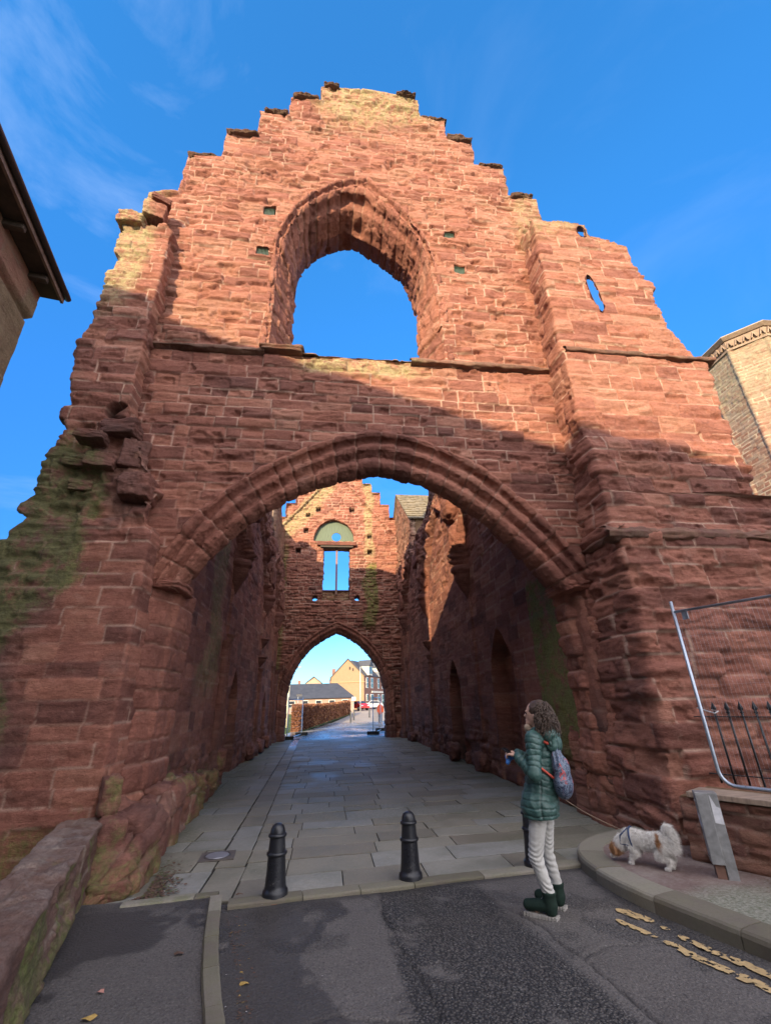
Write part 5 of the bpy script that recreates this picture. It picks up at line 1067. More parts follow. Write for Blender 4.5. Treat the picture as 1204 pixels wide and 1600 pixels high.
def mesh_any(name, V, F, mat, parent=None, attrs=None, smooth=True):
    me = bpy.data.meshes.new(name); me.from_pydata([tuple(v) for v in V], [], F); me.update(); me.polygons.foreach_set('use_smooth', [smooth]*len(me.polygons))
    for n, a in (attrs or {}).items(): at = me.attributes.new(n, 'FLOAT', 'POINT'); at.data.foreach_set('value', np.asarray(a, np.float32))
    me.materials.append(mat); o = bpy.data.objects.new(name, me); C.objects.link(o)
    if parent: o.parent = parent
    return o
def caps(m, segs):
    for a, b, ra, rb in segs:
        a = Vector(a); b = Vector(b); L = (b-a).length; n = max(2, int(L/(min(ra, rb)*.45))+1)
        for i in range(n+1): t_ = i/n; m.ball(a.lerp(b, t_), ra*(1-t_)+rb*t_, 2)
def ell(m, c, r, rot=None): m.ball(c, 1.0, 3, r, rot)
def seg_param(V, segs):
    best = np.full(len(V), 1e9); T = np.zeros(len(V)); I = np.zeros(len(V), int)
    for i, (a, b, ra, rb) in enumerate(segs):
        a = np.array(a); b = np.array(b); d = b-a; L = np.linalg.norm(d); t_ = np.clip((V-a)@d/(L*L+1e-9), 0, 1); dist = np.linalg.norm(V-a-t_[:, None]*d, axis=1)-(ra*(1-t_)+rb*t_); k = dist < best; best[k] = dist[k]; T[k] = t_[k]*L; I[k] = i
    return I, T
PX, PY = 1.86, 4.45
PE = empty('person', (PX, PY, 0), 0, 'person in a green quilted coat and light jeans standing by the passage looking left', 'person'); PEi = Matrix.Translation((PX, PY, 0)).inverted()
def ownP(o): o.parent = PE; o.matrix_parent_inverse = PEi; return o
fw_ = np.array([-.75, .66, 0]); lf = np.array([-.66, -.75, 0]); upv = np.array([0, 0, 1.])
def J(base, f=0, l=0, u=0): return tuple(np.array(base)+fw_*f+lf*l+upv*u)
SKIN = simple('skin', (.50, .30, .22), .55, .4, 0, .06, 20, .05)
RP = Matrix((Vector(fw_), Vector(lf), Vector(upv))).transposed()
pel = (1.955, 4.47, .84); chest = (2.01, 4.475, 1.17); neck = (2.015, 4.475, 1.37); head = (2.015, 4.47, 1.505)
# body: one continuous skin surface (mostly under clothes)
LA = (1.865, 4.395, .12); RA = (2.02, 4.565, .12); LK = (1.805, 4.425, .41); RK = (1.975, 4.575, .41); LHp = J(pel, 0, .085, -.02); RHp = J(pel, 0, -.085, -.02)
Ls = J(chest, .0, .165, .135); Rs = J(chest, .0, -.165, .135); Le = (1.835, 4.29, 1.035); Re = (2.05, 4.62, 1.05); Lw = (1.775, 4.475, 1.165); Rw = (1.845, 4.66, 1.165)
body_s = [(pel, chest, .105, .11), (chest, neck, .10, .055), (neck, J(head, .0, 0, -.06), .05, .055), (LHp, LK, .07, .045), (LK, LA, .045, .034), (RHp, RK, .07, .045), (RK, RA, .045, .034), (Ls, Le, .042, .034), (Le, Lw, .034, .024), (Rs, Re, .042, .034), (Re, Rw, .034, .024), (LA, J(LA, .12, 0, -.07), .032, .028), (RA, J(RA, .12, 0, -.07), .032, .028)]
def hand(m, w, aim, side):
    aim = Vector(aim).normalized(); w = Vector(w); upn = Vector((0, 0, 1)); sd = aim.cross(upn).normalized()*side; up2 = sd.cross(aim).normalized()
    for k in range(4):
        o_ = sd*(.024-.016*k); ln = (.036, .042, .039, .030)[k]; a = w+aim*.02+o_*.8; b = w+aim*.078+o_; m.tube([a, b], [.012, .0095], 8)
        c1 = b+(aim*.8-up2*.6*side*0+Vector(lf)*0-upn*.55).normalized()*ln*.6; c2 = c1+(aim*.1-upn*.9+sd*-.2).normalized()*ln*.6; m.tube([b, c1, c2], [.0092, .0085, .007], 8); m.ball(c2, .0072, 2); m.ball(b, .0095, 2); m.ball(c1, .0085, 2)
    t0 = w+aim*.022+sd*.026; t1 = t0+(aim*.6+sd*.7+upn*.3).normalized()*.032; t2 = t1+(aim*.9+sd*.1).normalized()*.028; m.tube([t0, t1, t2], [.012, .010, .008], 8); m.ball(t2, .008, 2); m.ball(t1, .010, 2)
    m.ball(w+aim*.04, .024, 2, (1, 1, .8))
def bodyf(m):
    caps(m, body_s)
    ell(m, head, (.095, .075, .115), RP); ell(m, J(head, .035, 0, -.055), (.055, .052, .06), RP); ell(m, J(head, .088, 0, -.075), (.024, .026, .024), RP)
    m.tube([J(head, .088, 0, .02), J(head, .108, 0, -.012), J(head, .092, 0, -.024)], [.009, .014, .012], 8); ell(m, J(head, .098, 0, -.045), (.009, .022, .007), RP); ell(m, J(head, .096, 0, -.056), (.009, .020, .008), RP)
    for sgn in (1, -1): ell(m, J(head, -.005, .077*sgn, -.01), (.018, .010, .03), RP); ell(m, J(head, .082, .032*sgn, .03), (.012, .018, .007), RP)
    hand(m, Lw, (-.75, .62, .12), 1); hand(m, Rw, (-.75, .35, .1), -1)
V, N_, F = remesh(bodyf, .0065, 3); ownP(mesh_any('body', V, F, SKIN))
EYE = simple('eye', (.03, .02, .018), .15)
for sgn in (1, -1): m = MB(); m.ball(J(head, .080, .032*sgn, .012), .011, 2); ownP(m.build('eye', EYE, None, True))
# jeans
JEAN = simple('pale_jeans', (.44, .43, .40), .85, .2, 0, .12, 9, .45, 60, .004)
js = [(LHp, LK, .088, .061), (LK, J(LA, 0, 0, .045), .060, .050), (RHp, RK, .088, .061), (RK, J(RA, 0, 0, .045), .060, .050), (LHp, RHp, .085, .085)]
V, N_, F = remesh(lambda m: caps(m, js), .007, 4)
wr = np.zeros(len(V)); kn = np.exp(-((V[:, 2]-.40)/.09)**2)+np.exp(-((V[:, 2]-.20)/.06)**2)*1.2+.35+np.exp(-((V[:, 2]-.68)/.08)**2)*.6
wr = .0055*kn*np.sin((V[:, 2]+.35*vnoise(V[:, 0]*9, V[:, 1]*9, V[:, 2]*4, 5)*.25)*150)*(.4+.6*vnoise(V[:, 0]*12, V[:, 1]*12, V[:, 2]*10, 6)); V = V+N_*wr[:, None]; ownP(mesh_any('jeans', V, F, JEAN))
# boots
BOOT = simple('dark_green_suede', (.014, .028, .021), .85, .2, 0, .3, 20); SOLE = simple('white_sole', (.33, .31, .28), .7, .3, 0, .15, 30)
def boot(A, toe):
    A = Vector(A); toe = Vector(toe); d = (toe-Vector((A.x, A.y, 0))); d.z = 0; L = d.length; d.normalize(); sd = Vector((-d.y, d.x, 0)); Rb = Matrix((d, sd, Vector((0, 0, 1)))).transposed(); hl = Vector((A.x, A.y, 0))-d*.055
    def f(m):
        m.tube([A+Vector((0, 0, .06)), A+Vector((0, 0, .025)), A-Vector((0, 0, .05))], [.062, .053, .055], 20); m.ball(A-Vector((0, 0, .055)), .052, 3)
        for k in range(9): t_ = k/8; m.ball(hl+d*(.045+t_*(L+.055-.085))+Vector((0, 0, .066+.026*(1-t_))), (.050-.002*t_), 2, (1, 1.04, 1.05-.18*t_))
    V, N_, F = remesh(f, .006, 3); b = mesh_any('boot', V, F, BOOT); ownP(b)
    m = MB(); n = 30; out = []
    for k in range(n):
        t_ = 2*PI*k/n; cx = math.cos(t_); x = (L+.055)*.5*(1+cx); wd = .046-.004*(1 if cx < 0 else 0)+.004*math.exp(-((cx-.45)/.3)**2); out.append(hl+d*x+sd*(wd*math.copysign(abs(math.sin(t_))**.75, math.sin(t_))))
    m.prism([p+Vector((0, 0, .0)) for p in out], (0, 0, .026)); so_ = m.build('sole', SOLE); so_.parent = b; so_.matrix_parent_inverse = PEi@Matrix.Identity(4) if False else Matrix.Identity(4)
    m = MB()
    for k in range(11):
        p = hl+d*(.01+(L+.035)*k/10); m.box(p+Vector((0, 0, .012)), (.012, .104-.03*abs(k/10-.5), .024), Rb)
    tr = m.build('tread', SOLE); tr.parent = b
    m = MB()
    for k in range(5): p = A+d*(.048+.012*k)+Vector((0, 0, .03-.019*k)); m.tube([p-sd*.022, p+sd*.022], .003, 6)
    la = m.build('laces', simple('lace', (.35, .36, .33), .8)); la.parent = b
    for ch in (so_, tr, la): ch.parent = b
boot(LA, (1.70, 4.545, 0)); boot(RA, (1.875, 4.71, 0))
# coat
t = NT('quilted_green', .42, .5); nn = t.noise(6, 4); c = t.mix(t.rng(nn, .3, .7), (.028, .070, .062), (.045, .105, .092)); se = t.attr('seam'); c = t.mix(se, c, (.012, .03, .028)); COAT = t.out(c, t.bump(t.noise(22, 5, .6, dist=1.5), .5, .012))
tor = [((1.925, 4.46, .78), pel, .160, .155), ((1.925, 4.46, .80), J((1.925, 4.46, .80), 0, .04, -.04), .160, .160), ((1.925, 4.46, .80), J((1.925, 4.46, .80), 0, -.04, -.04), .160, .160), (pel, (1.985, 4.47, 1.02), .155, .140), ((1.985, 4.47, 1.02), chest, .140, .136), (chest, J(chest, 0, 0, .13), .132, .10), (J(chest, 0, .09, .12), Ls, .09, .075), (J(chest, 0, -.09, .12), Rs, .09, .075)]
arm = [(Ls, Le, .076, .060), (Le, tuple(np.array(Lw)*.92+np.array(Le)*.08), .062, .043), (Rs, Re, .074, .060), (Re, tuple(np.array(Rw)*.92+np.array(Re)*.08), .060, .043)]
allc = tor+arm
V, N_, F = remesh(lambda m: caps(m, allc), .0068, 5); I, T = seg_param(V, allc)
isarm = (I >= len(tor)); ph = np.where(isarm, (T+.012*vnoise(V[:, 0]*11, V[:, 1]*11, V[:, 2]*11, 13))/.047+I*.37, (V[:, 2]+.03*vnoise(V[:, 0]*6, V[:, 1]*6, V[:, 2]*3, 3)+.008*vnoise(V[:, 0]*20, V[:, 1]*20, V[:, 2]*9, 14))/.052); fr = np.abs(np.mod(ph, 1)-.5)*2; puff = 1-np.clip(fr, 0, 1)**5
side_s = np.exp(-(((V-np.array(chest))@fw_+.01)/.006)**2)*(~isarm)*(V[:, 2] < 1.1); ruff = vnoise(V[:, 0]*35, V[:, 1]*35, V[:, 2]*22, 8)
d_ = .009*puff-.006+.005*ruff*(1-.4*puff)-.006*side_s+.012*fbm(V[:, 0]*8, V[:, 1]*8, V[:, 2]*6, 11, 3)
V = V+N_*d_[:, None]; lo_ = V[:, 2] < .69; V[lo_, 2] = .69-.01*np.clip((.69-V[lo_, 2])/.05, 0, 1); ownP(mesh_any('coat', V, F, COAT, None, {'seam': np.clip(sstep(.86, 1, fr)*.8+side_s*.8, 0, 1)}))
hoodc = J(chest, -.10, 0, .165)
def hoodf(m): ell(m, hoodc, (.095, .135, .09), RP); ell(m, J(hoodc, -.03, 0, -.07), (.07, .11, .10), RP); ell(m, J(hoodc, .06, .07, .02), (.09, .045, .05), RP); ell(m, J(hoodc, .06, -.07, .02), (.09, .045, .05), RP)
V, N_, F = remesh(hoodf, .007, 4); a = (V-np.array(hoodc))@lf; fr = np.abs(np.mod(a/.042+.5, 1)-.5)*2; V = V+N_*(.011*(1-fr**5)-.006+.004*vnoise(V[:, 0]*30, V[:, 1]*30, V[:, 2]*30, 4))[:, None]; ownP(mesh_any('hood', V, F, COAT, None, {'seam': sstep(.86, 1, fr)*.8}))
m = MB(); m.tube([J(neck, .075, .02, .03), J(neck, .085, -.01, -.01), J(neck, .06, -.06, 0)], [.035, .045, .03], 12); m.ball(J(neck, .09, .01, .02), .036, 3); ownP(m.build('scarf', simple('beige_scarf', (.33, .25, .18), .9), None, True))
# hair: curls
HAIR = simple('dark_curly_hair', (.060, .036, .024), .5, .5, 0, .4, 30, .6, 60, .006); hc_ = J(head, -.035, 0, -.005)
hr = MB(); rr_ = random.Random(4)
def hairbase(m): ell(m, J(head, -.035, 0, .025), (.095, .090, .102), RP); ell(m, J(head, -.06, 0, -.06), (.085, .105, .10), RP); ell(m, J(head, -.05, .055, -.05), (.05, .045, .09), RP); ell(m, J(head, -.05, -.055, -.05), (.05, .045, .09), RP)
V, N_, F = remesh(hairbase, .008, 2); V = V+N_*(.016*fbm(V[:, 0]*25, V[:, 1]*25, V[:, 2]*18, 21, 3)+.004)[:, None]; ownP(mesh_any('hair', V, F, HAIR))
for k in range(620):
    th = rr_.uniform(-1.75, 1.75); z0 = rr_.uniform(-.11, .115); rr0 = .100*math.sqrt(max(.05, 1-(max(z0, 0)/.13)**2)); p = np.array(J(head, -.045-math.cos(th)*rr0, math.sin(th)*rr0, z0)); q = []
    L = rr_.uniform(.04, .11); cr = rr_.uniform(.006, .013); ph0 = rr_.uniform(0, 6); outd = -fw_*math.cos(th)+lf*math.sin(th); tang = -fw_*-math.sin(th)+lf*math.cos(th); 
    for i in range(12):
        u_ = i/11; q.append(p+outd*(.012+.035*math.sin(u_*1.8)*(.5+.6*(z0 < 0))+cr*math.cos(ph0+u_*7.5))-upv*(u_*L)+tang*cr*math.sin(ph0+u_*7.5))
    hr.tube(q, [.0042*(1-.6*i/11) for i in range(12)], 5)
ownP(hr.build('hair_curls', HAIR, None, True))
# backpack
t = NT('patterned_nylon', .5, .5); n1 = t.noise(13, 5, .7, dist=2.0); n2 = t.noise(9, 4, .7, (1, 1, .45), dist=2.5); c = t.ramp(n1, [(.3, (.012, .018, .045)), (.44, (.03, .05, .10)), (.50, (.16, .20, .26)), (.56, (.02, .03, .07)), (.66, (.012, .016, .04))]); c = t.mix(t.rng(n2, .56, .62), c, (.40, .045, .04)); BAG = t.out(c, t.bump(t.noise(25, 5, .7), .6, .01))
bgc = np.array(J(chest, -.175, .045, -.12))
def bagf(m):
    ell(m, tuple(bgc+upv*-.10), (.08, .130, .125), RP); ell(m, tuple(bgc+upv*.0), (.07, .112, .125), RP); ell(m, tuple(bgc+upv*.10+fw_*.02), (.045, .06, .08), RP); ell(m, tuple(bgc+upv*.17+fw_*.03), (.03, .04, .03), RP)
V, N_, F = remesh(bagf, .007, 3); a = np.arctan2((V-bgc)@lf, -(V-bgc)@fw_); V = V+N_*((.007*np.sin(a*9+3*vnoise(V[:, 2]*9, V[:, 0]*3, 0, 2)))*sstep(.88, 1.2, V[:, 2])+.006*fbm(V[:, 0]*14, V[:, 1]*14, V[:, 2]*10, 31, 3))[:, None]; bp = ownP(mesh_any('drawstring_bag', V, F, BAG))
STR = simple('coral_strap', (.55, .09, .06), .7, .3, 0, .1)
m = MB(); tp = bgc+upv*.175+fw_*.03
m.tube([tuple(tp+lf*.0), J(chest, -.10, .10, .10), J(chest, .0, .155, .16)], [.012, .014, .012], 8); m.tube([tuple(tp), J(chest, -.10, -.10, .10), J(chest, .0, -.155, .16)], [.012, .014, .012], 8); m.tube([tuple(tp-lf*.04), tuple(tp+upv*.02), tuple(tp+lf*.04)], .014, 8); sb = m.build('shoulder_strap', STR, None, True); sb.parent = bp
m = MB(); m.tube([J(chest, .05, .155, -.0), J(chest, .0, .155, -.08), J(chest, -.09, .13, -.15), J(chest, -.16, .09, -.22)], [.011, .013, .011, .008], 8); sb = m.build('side_strap', STR, None, True); sb.parent = bp
# what the hands hold
hb = Vector((1.735, 4.57, 1.175)); m = MB()
def bagb(mm): mm.ball(hb+Vector((-.01, -.005, -.035)), .032, 3, (1, .8, 1.2)); mm.ball(hb+Vector((-.03, -.03, -.07)), .02, 2, (1.2, .8, 1)); mm.ball(hb+Vector((.03, -.02, -.03)), .022, 2)
V, N_, F = remesh(bagb, .004, 1); V = V+N_*(.006*fbm(V[:, 0]*60, V[:, 1]*60, V[:, 2]*60, 3, 3))[:, None]
tag(mesh_any('plastic_bag', V, F, simple('blue_plastic', (.05, .19, .55), .35, .5, 0, .2, 20)), 'small bright blue plastic bag held in the hands of the person in green', 'plastic bag')
m = MB(); m.box(hb+Vector((.0, .0, .012)), (.075, .13, .010), Matrix.Rotation(.7, 3, 'Z')@Matrix.Rotation(.5, 3, 'X'), bev=.003); tag(m.build('phone', simple('phone_black', (.012, .012, .015), .2)), 'dark phone held flat in front of the person in green', 'phone')
# leash
m = MB(); lp0 = Vector((3.02, 5.10, .395)); lp1 = Vector((1.80, 4.62, 1.13)); m.tube([lp0.lerp(lp1, k/16)-Vector((0, 0, .07*math.sin(PI*k/16))) for k in range(17)], .003, 6); tag(m.build('dog_leash', simple('tan_cord', (.22, .16, .11), .8), None, True), 'thin tan leash running from the small dog to the person in green', 'leash')
# ================================================================== DOG
DG = empty('dog', (3.16, 4.94, .112), 0, 'small white and tan dog sniffing the pavement with a curled plume tail', 'dog'); DGi = Matrix.Translation((3.16, 4.94, .112)).inverted()
def ownG(o): o.parent = DG; o.matrix_parent_inverse = DGi; return o
g0 = .112; rump = (3.29, 4.85, .335); ch_ = (3.10, 5.075, .325); nk = (3.03, 5.13, .295); hd_ = (2.975, 5.175, .222); mz = (2.955, 5.19, .168)
gd = np.array([-.64, .77, 0]); gs = np.array([-.77, -.64, 0])    # forward, dog's left (towards the road)
dsg = [(rump, tuple((np.array(rump)+np.array(ch_))/2-upv*.008), .078, .070), (tuple((np.array(rump)+np.array(ch_))/2-upv*.008), ch_, .070, .086), (ch_, nk, .076, .056), (nk, hd_, .056, .055), (hd_, mz, .046, .024), (mz, tuple(np.array(mz)+gd*.02-upv*.012), .022, .017)]
def leg(hip, knee, hock, paw, r=(.05, .036, .021, .018)): return [(hip, knee, r[0], r[1]), (knee, hock, r[1], r[2]), (hock, paw, r[2], r[3]), (paw, tuple(np.array(paw)+gd*.022-upv*.004), .021, .017)]
A_ = lambda b, f, s, z: tuple(np.array([b[0], b[1], 0])+gd*f+gs*s+upv*z)
lg = leg(A_(rump, .0, .045, .30), A_(rump, .055, .05, .225), A_(rump, -.035, .05, g0+.085), A_(rump, -.012, .05, g0+.018))+leg(A_(rump, .0, -.045, .30), A_(rump, .05, -.045, .225), A_(rump, -.045, -.04, g0+.085), A_(rump, -.03, -.04, g0+.018))
lg += leg(A_(ch_, -.005, .045, .28), A_(ch_, -.035, .055, .215), A_(ch_, .005, .055, g0+.07), A_(ch_, .015, .055, g0+.018), (.042, .028, .021, .018))+leg(A_(ch_, -.005, -.045, .28), A_(ch_, -.03, -.05, .215), A_(ch_, .03, -.05, g0+.07), A_(ch_, .045, -.05, g0+.018), (.042, .028, .021, .018))
tl = [(A_(rump, -.06, 0, .37), A_(rump, -.075, .0, .41), .022, .032), (A_(rump, -.075, .0, .41), A_(rump, -.05, .0, .445), .032, .038), (A_(rump, -.05, .0, .445), A_(rump, -.03, -.0, .40), .038, .03), (A_(rump, -.08, 0.01, .40), A_(rump, -.085, .015, .30), .036, .03)]
alld = dsg+lg+tl
def dogf(m):
    caps(m, alld)
V, N_, F = remesh(dogf, .005, 4); V = V+N_*(.004*fbm(V[:, 0]*40, V[:, 1]*40, V[:, 2]*40, 41, 3))[:, None]
t = NT('dog_coat', .85, .2); nn = t.noise(30, 5, .7); c = t.mix(t.rng(nn, .3, .7), (.62, .58, .53), (.80, .78, .74)); c = t.mix(t.attr('tan'), c, t.mix(t.rng(nn, .3, .7), (.28, .13, .055), (.42, .22, .10))); FUR = t.out(c)
def tanf(P_):
    q = P_-np.array(rump); a = q@gd; s = q@gs
    p1 = sstep(1, .6, np.sqrt(((a-.035)/.038)**2+((P_[:, 2]-.325)/.065)**2)+.4*vnoise(P_[:, 0]*30, P_[:, 1]*30, P_[:, 2]*30, 2))*(s > .0)
    dh = np.linalg.norm(P_-np.array(hd_), axis=1); p2 = sstep(.075, .05, dh+.012*vnoise(P_[:, 0]*40, P_[:, 1]*40, P_[:, 2]*40, 3)); return np.clip(p1+p2, 0, 1)
ownG(mesh_any('body', V, F, FUR, None, {'tan': tanf(V)}))
# fur tufts
rg_ = np.random.RandomState(5); k = rg_.randint(0, len(V), 34000); base = V[k]; nn_ = N_[k]; isT = base[:, 2] > .36
flow = -gd*.7-upv*.8; q = nn_*.55+flow*(.6)+rg_.normal(0, .25, base.shape); q /= np.linalg.norm(q, axis=1, keepdims=True); ln = np.where(base[:, 2] < g0+.05, .006, np.where(base[:, 2] < .2, .012, .020)); near_tail = (((base-np.array(rump))@gd) < -.03); ln = np.where(near_tail & (base[:, 2] > .27), .032, ln); ln = ln*rg_.uniform(.7, 1.9, len(ln))
sdv = np.cross(q, rg_.normal(0, 1, base.shape)); sdv /= np.linalg.norm(sdv, axis=1, keepdims=True); wv = .0013
T0 = base+sdv*wv; T1 = base-sdv*wv; T2 = base+q*ln[:, None]+flow*.15*ln[:, None]; VV = np.stack([T0, T1, T2], 1).reshape(-1, 3); FFt = [(3*i, 3*i+1, 3*i+2) for i in range(len(base))]
tt_ = np.repeat(tanf(base), 3); ownG(mesh_any('fur', VV, FFt, FUR, None, {'tan': tt_}, False))
m = MB(); ell(m, A_(hd_, -.005, .045, .212), (.016, .028, .045)); ell(m, A_(hd_, -.005, -.045, .212), (.016, .028, .045)); e_ = m.build('ears', simple('tan_ear', (.30, .15, .07), .9), None, True); ownG(e_)
for s_ in (1, -1): m = MB(); m.ball(A_(hd_, .035, .022*s_, .238), .0065, 2); ownG(m.build('eye', EYE, None, True))
m = MB(); m.ball(A_(mz, .03, 0, .156), .010, 2); ownG(m.build('nose', EYE, None, True))
HAR = simple('navy_harness', (.02, .04, .10), .7); m = MB(); cc_ = np.array(ch_)-gd*.02
m.tube([tuple(cc_+gs*.094*math.cos(a)+upv*.094*math.sin(a)+gd*.012*math.sin(a)) for a in np.linspace(0, 2*PI, 25)], .0085, 6, False); m.tube([tuple(np.array(ch_)+gs*.03+upv*.09), tuple(np.array(nk)+gs*.05+upv*.05-gd*.01), tuple(np.array(nk)+gs*.055-upv*.02), tuple(np.array(ch_)+gs*.08-upv*.05)], .007, 6); ownG(m.build('harness', HAR, None, True))
# ================================================================== BEYOND THE REAR ARCH
F2, ow2 = site_fence('site_fence', (-1.95, 26.3, .06), (.18, 1, 0), 3.4, 2.0, 'steel mesh fence panel on black feet left of the rear arch beside the hedge', None, True, vs=.14, wr=.0022, rr=.025)
F3, ow3 = site_fence('site_fence', (2.75, 28.0, .06), (.25, 1, 0), 3.4, 2.0, 'steel mesh fence panel on black feet inside the right side of the rear arch', None, True, vs=.14, wr=.0022, rr=.025)
# copper hedge
HG = empty('hedge', (-1.3, 34, 0), 0, 'clipped copper brown beech hedge running beside the path beyond the rear arch', 'hedge'); HGi = Matrix.Translation((-1.3, 34, 0)).inverted()
ha = np.array([-1.75, 33.6]); hb_ = np.array([3.35, 66.]); hv = (hb_-ha); hL = np.linalg.norm(hv); hv /= hL; hn_ = np.array([-hv[1], hv[0]])
t = NT('beech_leaves', .75, .3); ti = t.attr('tint'); c = t.ramp(ti, [(0, (.075, .028, .016)), (.4, (.17, .065, .034)), (.75, (.27, .115, .055)), (1, (.36, .19, .09))]); BEE = t.out(c)
rg_ = np.random.RandomState(7); n = 26000; s_ = rg_.uniform(0, 1, n)**1.5*hL; face = rg_.rand(n); w_ = np.where(face < .55, -.02+rg_.normal(0, .05, n), rg_.uniform(0, .5, n)); z_ = np.where(face < .55, rg_.uniform(0.02, 1.62, n), 1.60+rg_.normal(0, .04, n)); endm = face > .9; s_ = np.where(endm, rg_.normal(0, .05, n), s_); z_ = np.where(endm, rg_.uniform(0, 1.6, n), z_); w_ = np.where(endm, rg_.uniform(0, .5, n), w_)
cx = ha[0]+hv[0]*s_+hn_[0]*w_; cy = ha[1]+hv[1]*s_+hn_[1]*w_; z_ = z_+gz(cx, cy); cc = np.stack([cx, cy, z_], -1); sz = rg_.uniform(.03, .07, n)*(1+s_/40)
a1 = rg_.normal(0, 1, (n, 3)); a1 /= np.linalg.norm(a1, axis=1, keepdims=True); a2 = np.cross(a1, rg_.normal(0, 1, (n, 3))); a2 /= np.linalg.norm(a2, axis=1, keepdims=True)
VV = np.stack([cc-a1*sz[:, None], cc+a2*sz[:, None]*.6, cc+a1*sz[:, None], cc-a2*sz[:, None]*.6], 1).reshape(-1, 3); FF = np.arange(4*n).reshape(n, 4); cl = .5+.7*fbm(cx*1.5, cy*1.5, z_*2.5, 51, 3); tt_ = np.clip(rg_.uniform(-.25, .35, n)+cl, 0, 1)
o = mesh_np('leaves', VV, FF, BEE, HG, {'tint': np.repeat(tt_, 4)}, False); o.matrix_parent_inverse = HGi
m = MB(); q0 = [ha+hn_*.08, hb_+hn_*.08, hb_+hn_*.45, ha+hn_*.45]; m.bm.faces.new([m.bm.verts.new((p[0], p[1], 1.52)) for p in q0])
for i in range(4): a, b = q0[i], q0[(i+1) % 4]; m.poly([(a[0], a[1], -.05), (b[0], b[1], -.05), (b[0], b[1], 1.52), (a[0], a[1], 1.52)])
o = m.build('branches', simple('hedge_inner', (.055, .028, .018), .95)); o.parent = HG; o.matrix_parent_inverse = HGi
m = MB(); e0 = ha-hn_*.35; e1 = hb_-hn_*.35; m.poly([(e0[0], e0[1], .012), (e1[0], e1[1], .02+float(gz(e1[0], e1[1]))), (hb_[0], hb_[1], .02+float(gz(hb_[0], hb_[1]))), (ha[0], ha[1], .012)]); tag(m.build('verge', GRASS), kind='structure')
# street surface, lit concrete forecourt
PLC = simple('pale_paving', (.30, .25, .20), .8, .3, 0, .15, .6)
ys = np.linspace(46, 130, 50); xl_ = np.interp(ys, [46, 66, 130], [.6, 3.6, 6]); TT = np.linspace(0, 1, 6); X = xl_[:, None]*(1-TT)+(xl_+16)[:, None]*TT; Y = ys[:, None]+0*X; tag(att_mesh('far_street', np.stack([X, Y, gz(X, Y)-.01], -1), grid_faces(50, 6, flip=True), PLC, {}), kind='structure')
# buildings
WIN = simple('dark_glass', (.03, .035, .045), .1, .6); SL2 = simple('far_slate', (.065, .068, .08), .75, .3, 0, .25, 3); HARL = simple('tan_harling', (.30, .195, .12), .9, .2, 0, .08, 2); REDS = simple('street_sandstone', (.22, .12, .09), .9, .2, 0, .2, 1.5); CREAM = simple('cream_trim', (.62, .56, .46), .7)
def window(parent, inv, c, w, h, d, nrm, frame=WHT, name='window'):
    c = Vector(c); nrm = Vector(nrm).normalized(); sd = Vector((-nrm.y, nrm.x, 0)); R = Matrix((sd, nrm, zax)).transposed()
    m = MB(); m.box(c, (w, d, h), R); o = m.build(name, frame); o.parent = parent; o.matrix_parent_inverse = inv
    for k in (-1, 1): m = MB(); m.box(c+nrm*d*.3+Vector((0, 0, k*h*.235)), (w*.86, d*.8, h*.42), R); p = m.build('pane', WIN); p.parent = o
    return o
B1 = empty('gable_house', (4.0, 88, .6), 0, 'tan rendered gable end house with slate roof and dormer seen through the rear arch', 'house'); B1i = Matrix.Translation((4, 88, .6)).inverted()
def o1(o): o.parent = B1; o.matrix_parent_inverse = B1i; return o
fx = Vector((.42, .907, 0)); gL = Vector((.95, 88, 0)); gR = Vector((7.05, 88, 0)); gM = Vector((4.05, 88, 0))
m = MB(); m.prism([gL+zax*.4, gR+zax*.4, gR+zax*6.35, gM+zax*9.3, gL+zax*6.2], Vector((.0, 14, 0))); o1(m.build('gable_wall', HARL))
m = MB(); m.prism([gR+Vector((.02, .1, .4)), gR+Vector((.02, .1, 6.4)), gR+Vector((-3, 14, 6.4)), gR+Vector((-3, 14, .4))], Vector((3.6, 16, 0))*.0+Vector((.01, 0, 0))); o1(m.build('side_wall', REDS))
m = MB(); m.prism([gR+Vector((.03, .0, .4)), gR+fx*34+Vector((0, 0, .4)), gR+fx*34+Vector((-5, 3, .4)), gR+Vector((-3, 3, .4))], zax*6.1); o1(m.build('frontage', REDS))
fn = Vector((.907, -.42, 0))*1.0
for k, s0 in enumerate((1.6, 4.3, 8.2, 11.0, 15, 18.5, 23, 27)):
    for z in (5.2,): 
        w_ = window(B1, B1i, gR+fx*s0+fn*.03+zax*z, 1.0 if k != 1 else 1.4, 1.9, .14, fn); 
    window(B1, B1i, gR+fx*s0+fn*.03+zax*2.1, 1.7 if k % 2 else 1.0, 2.2, .14, fn, WHT if k % 2 else simple('shop_front', (.25, .03, .05), .5) if k == 4 else WHT, 'shop_window')
m = MB(); m.box(gR+fx*13+fn*.1+zax*3.6, (18, .25, .35), Matrix((fx, fn*-1, zax)).transposed()); o1(m.build('shop_fascia', CREAM))
for (a, b, c_) in ((gL+Vector((-.15, -.15, 6.05)), gM+Vector((0, -.15, 9.4)), 0), (gR+Vector((.25, -.15, 6.2)), gM+Vector((0, -.15, 9.4)), 1)):
    m = MB(); m.prism([a, b, b+zax*.14, a+zax*.14], Vector((0, 14.3, 0))); o1(m.build('roof', SL2))
m = MB(); m.prism([gR+Vector((.3, .2, 6.4)), gR+Vector((-2.4, .2, 9.2)), gR+Vector((-3.5, .2, 6.4))], fx*34); o1(m.build('street_roof', SL2))
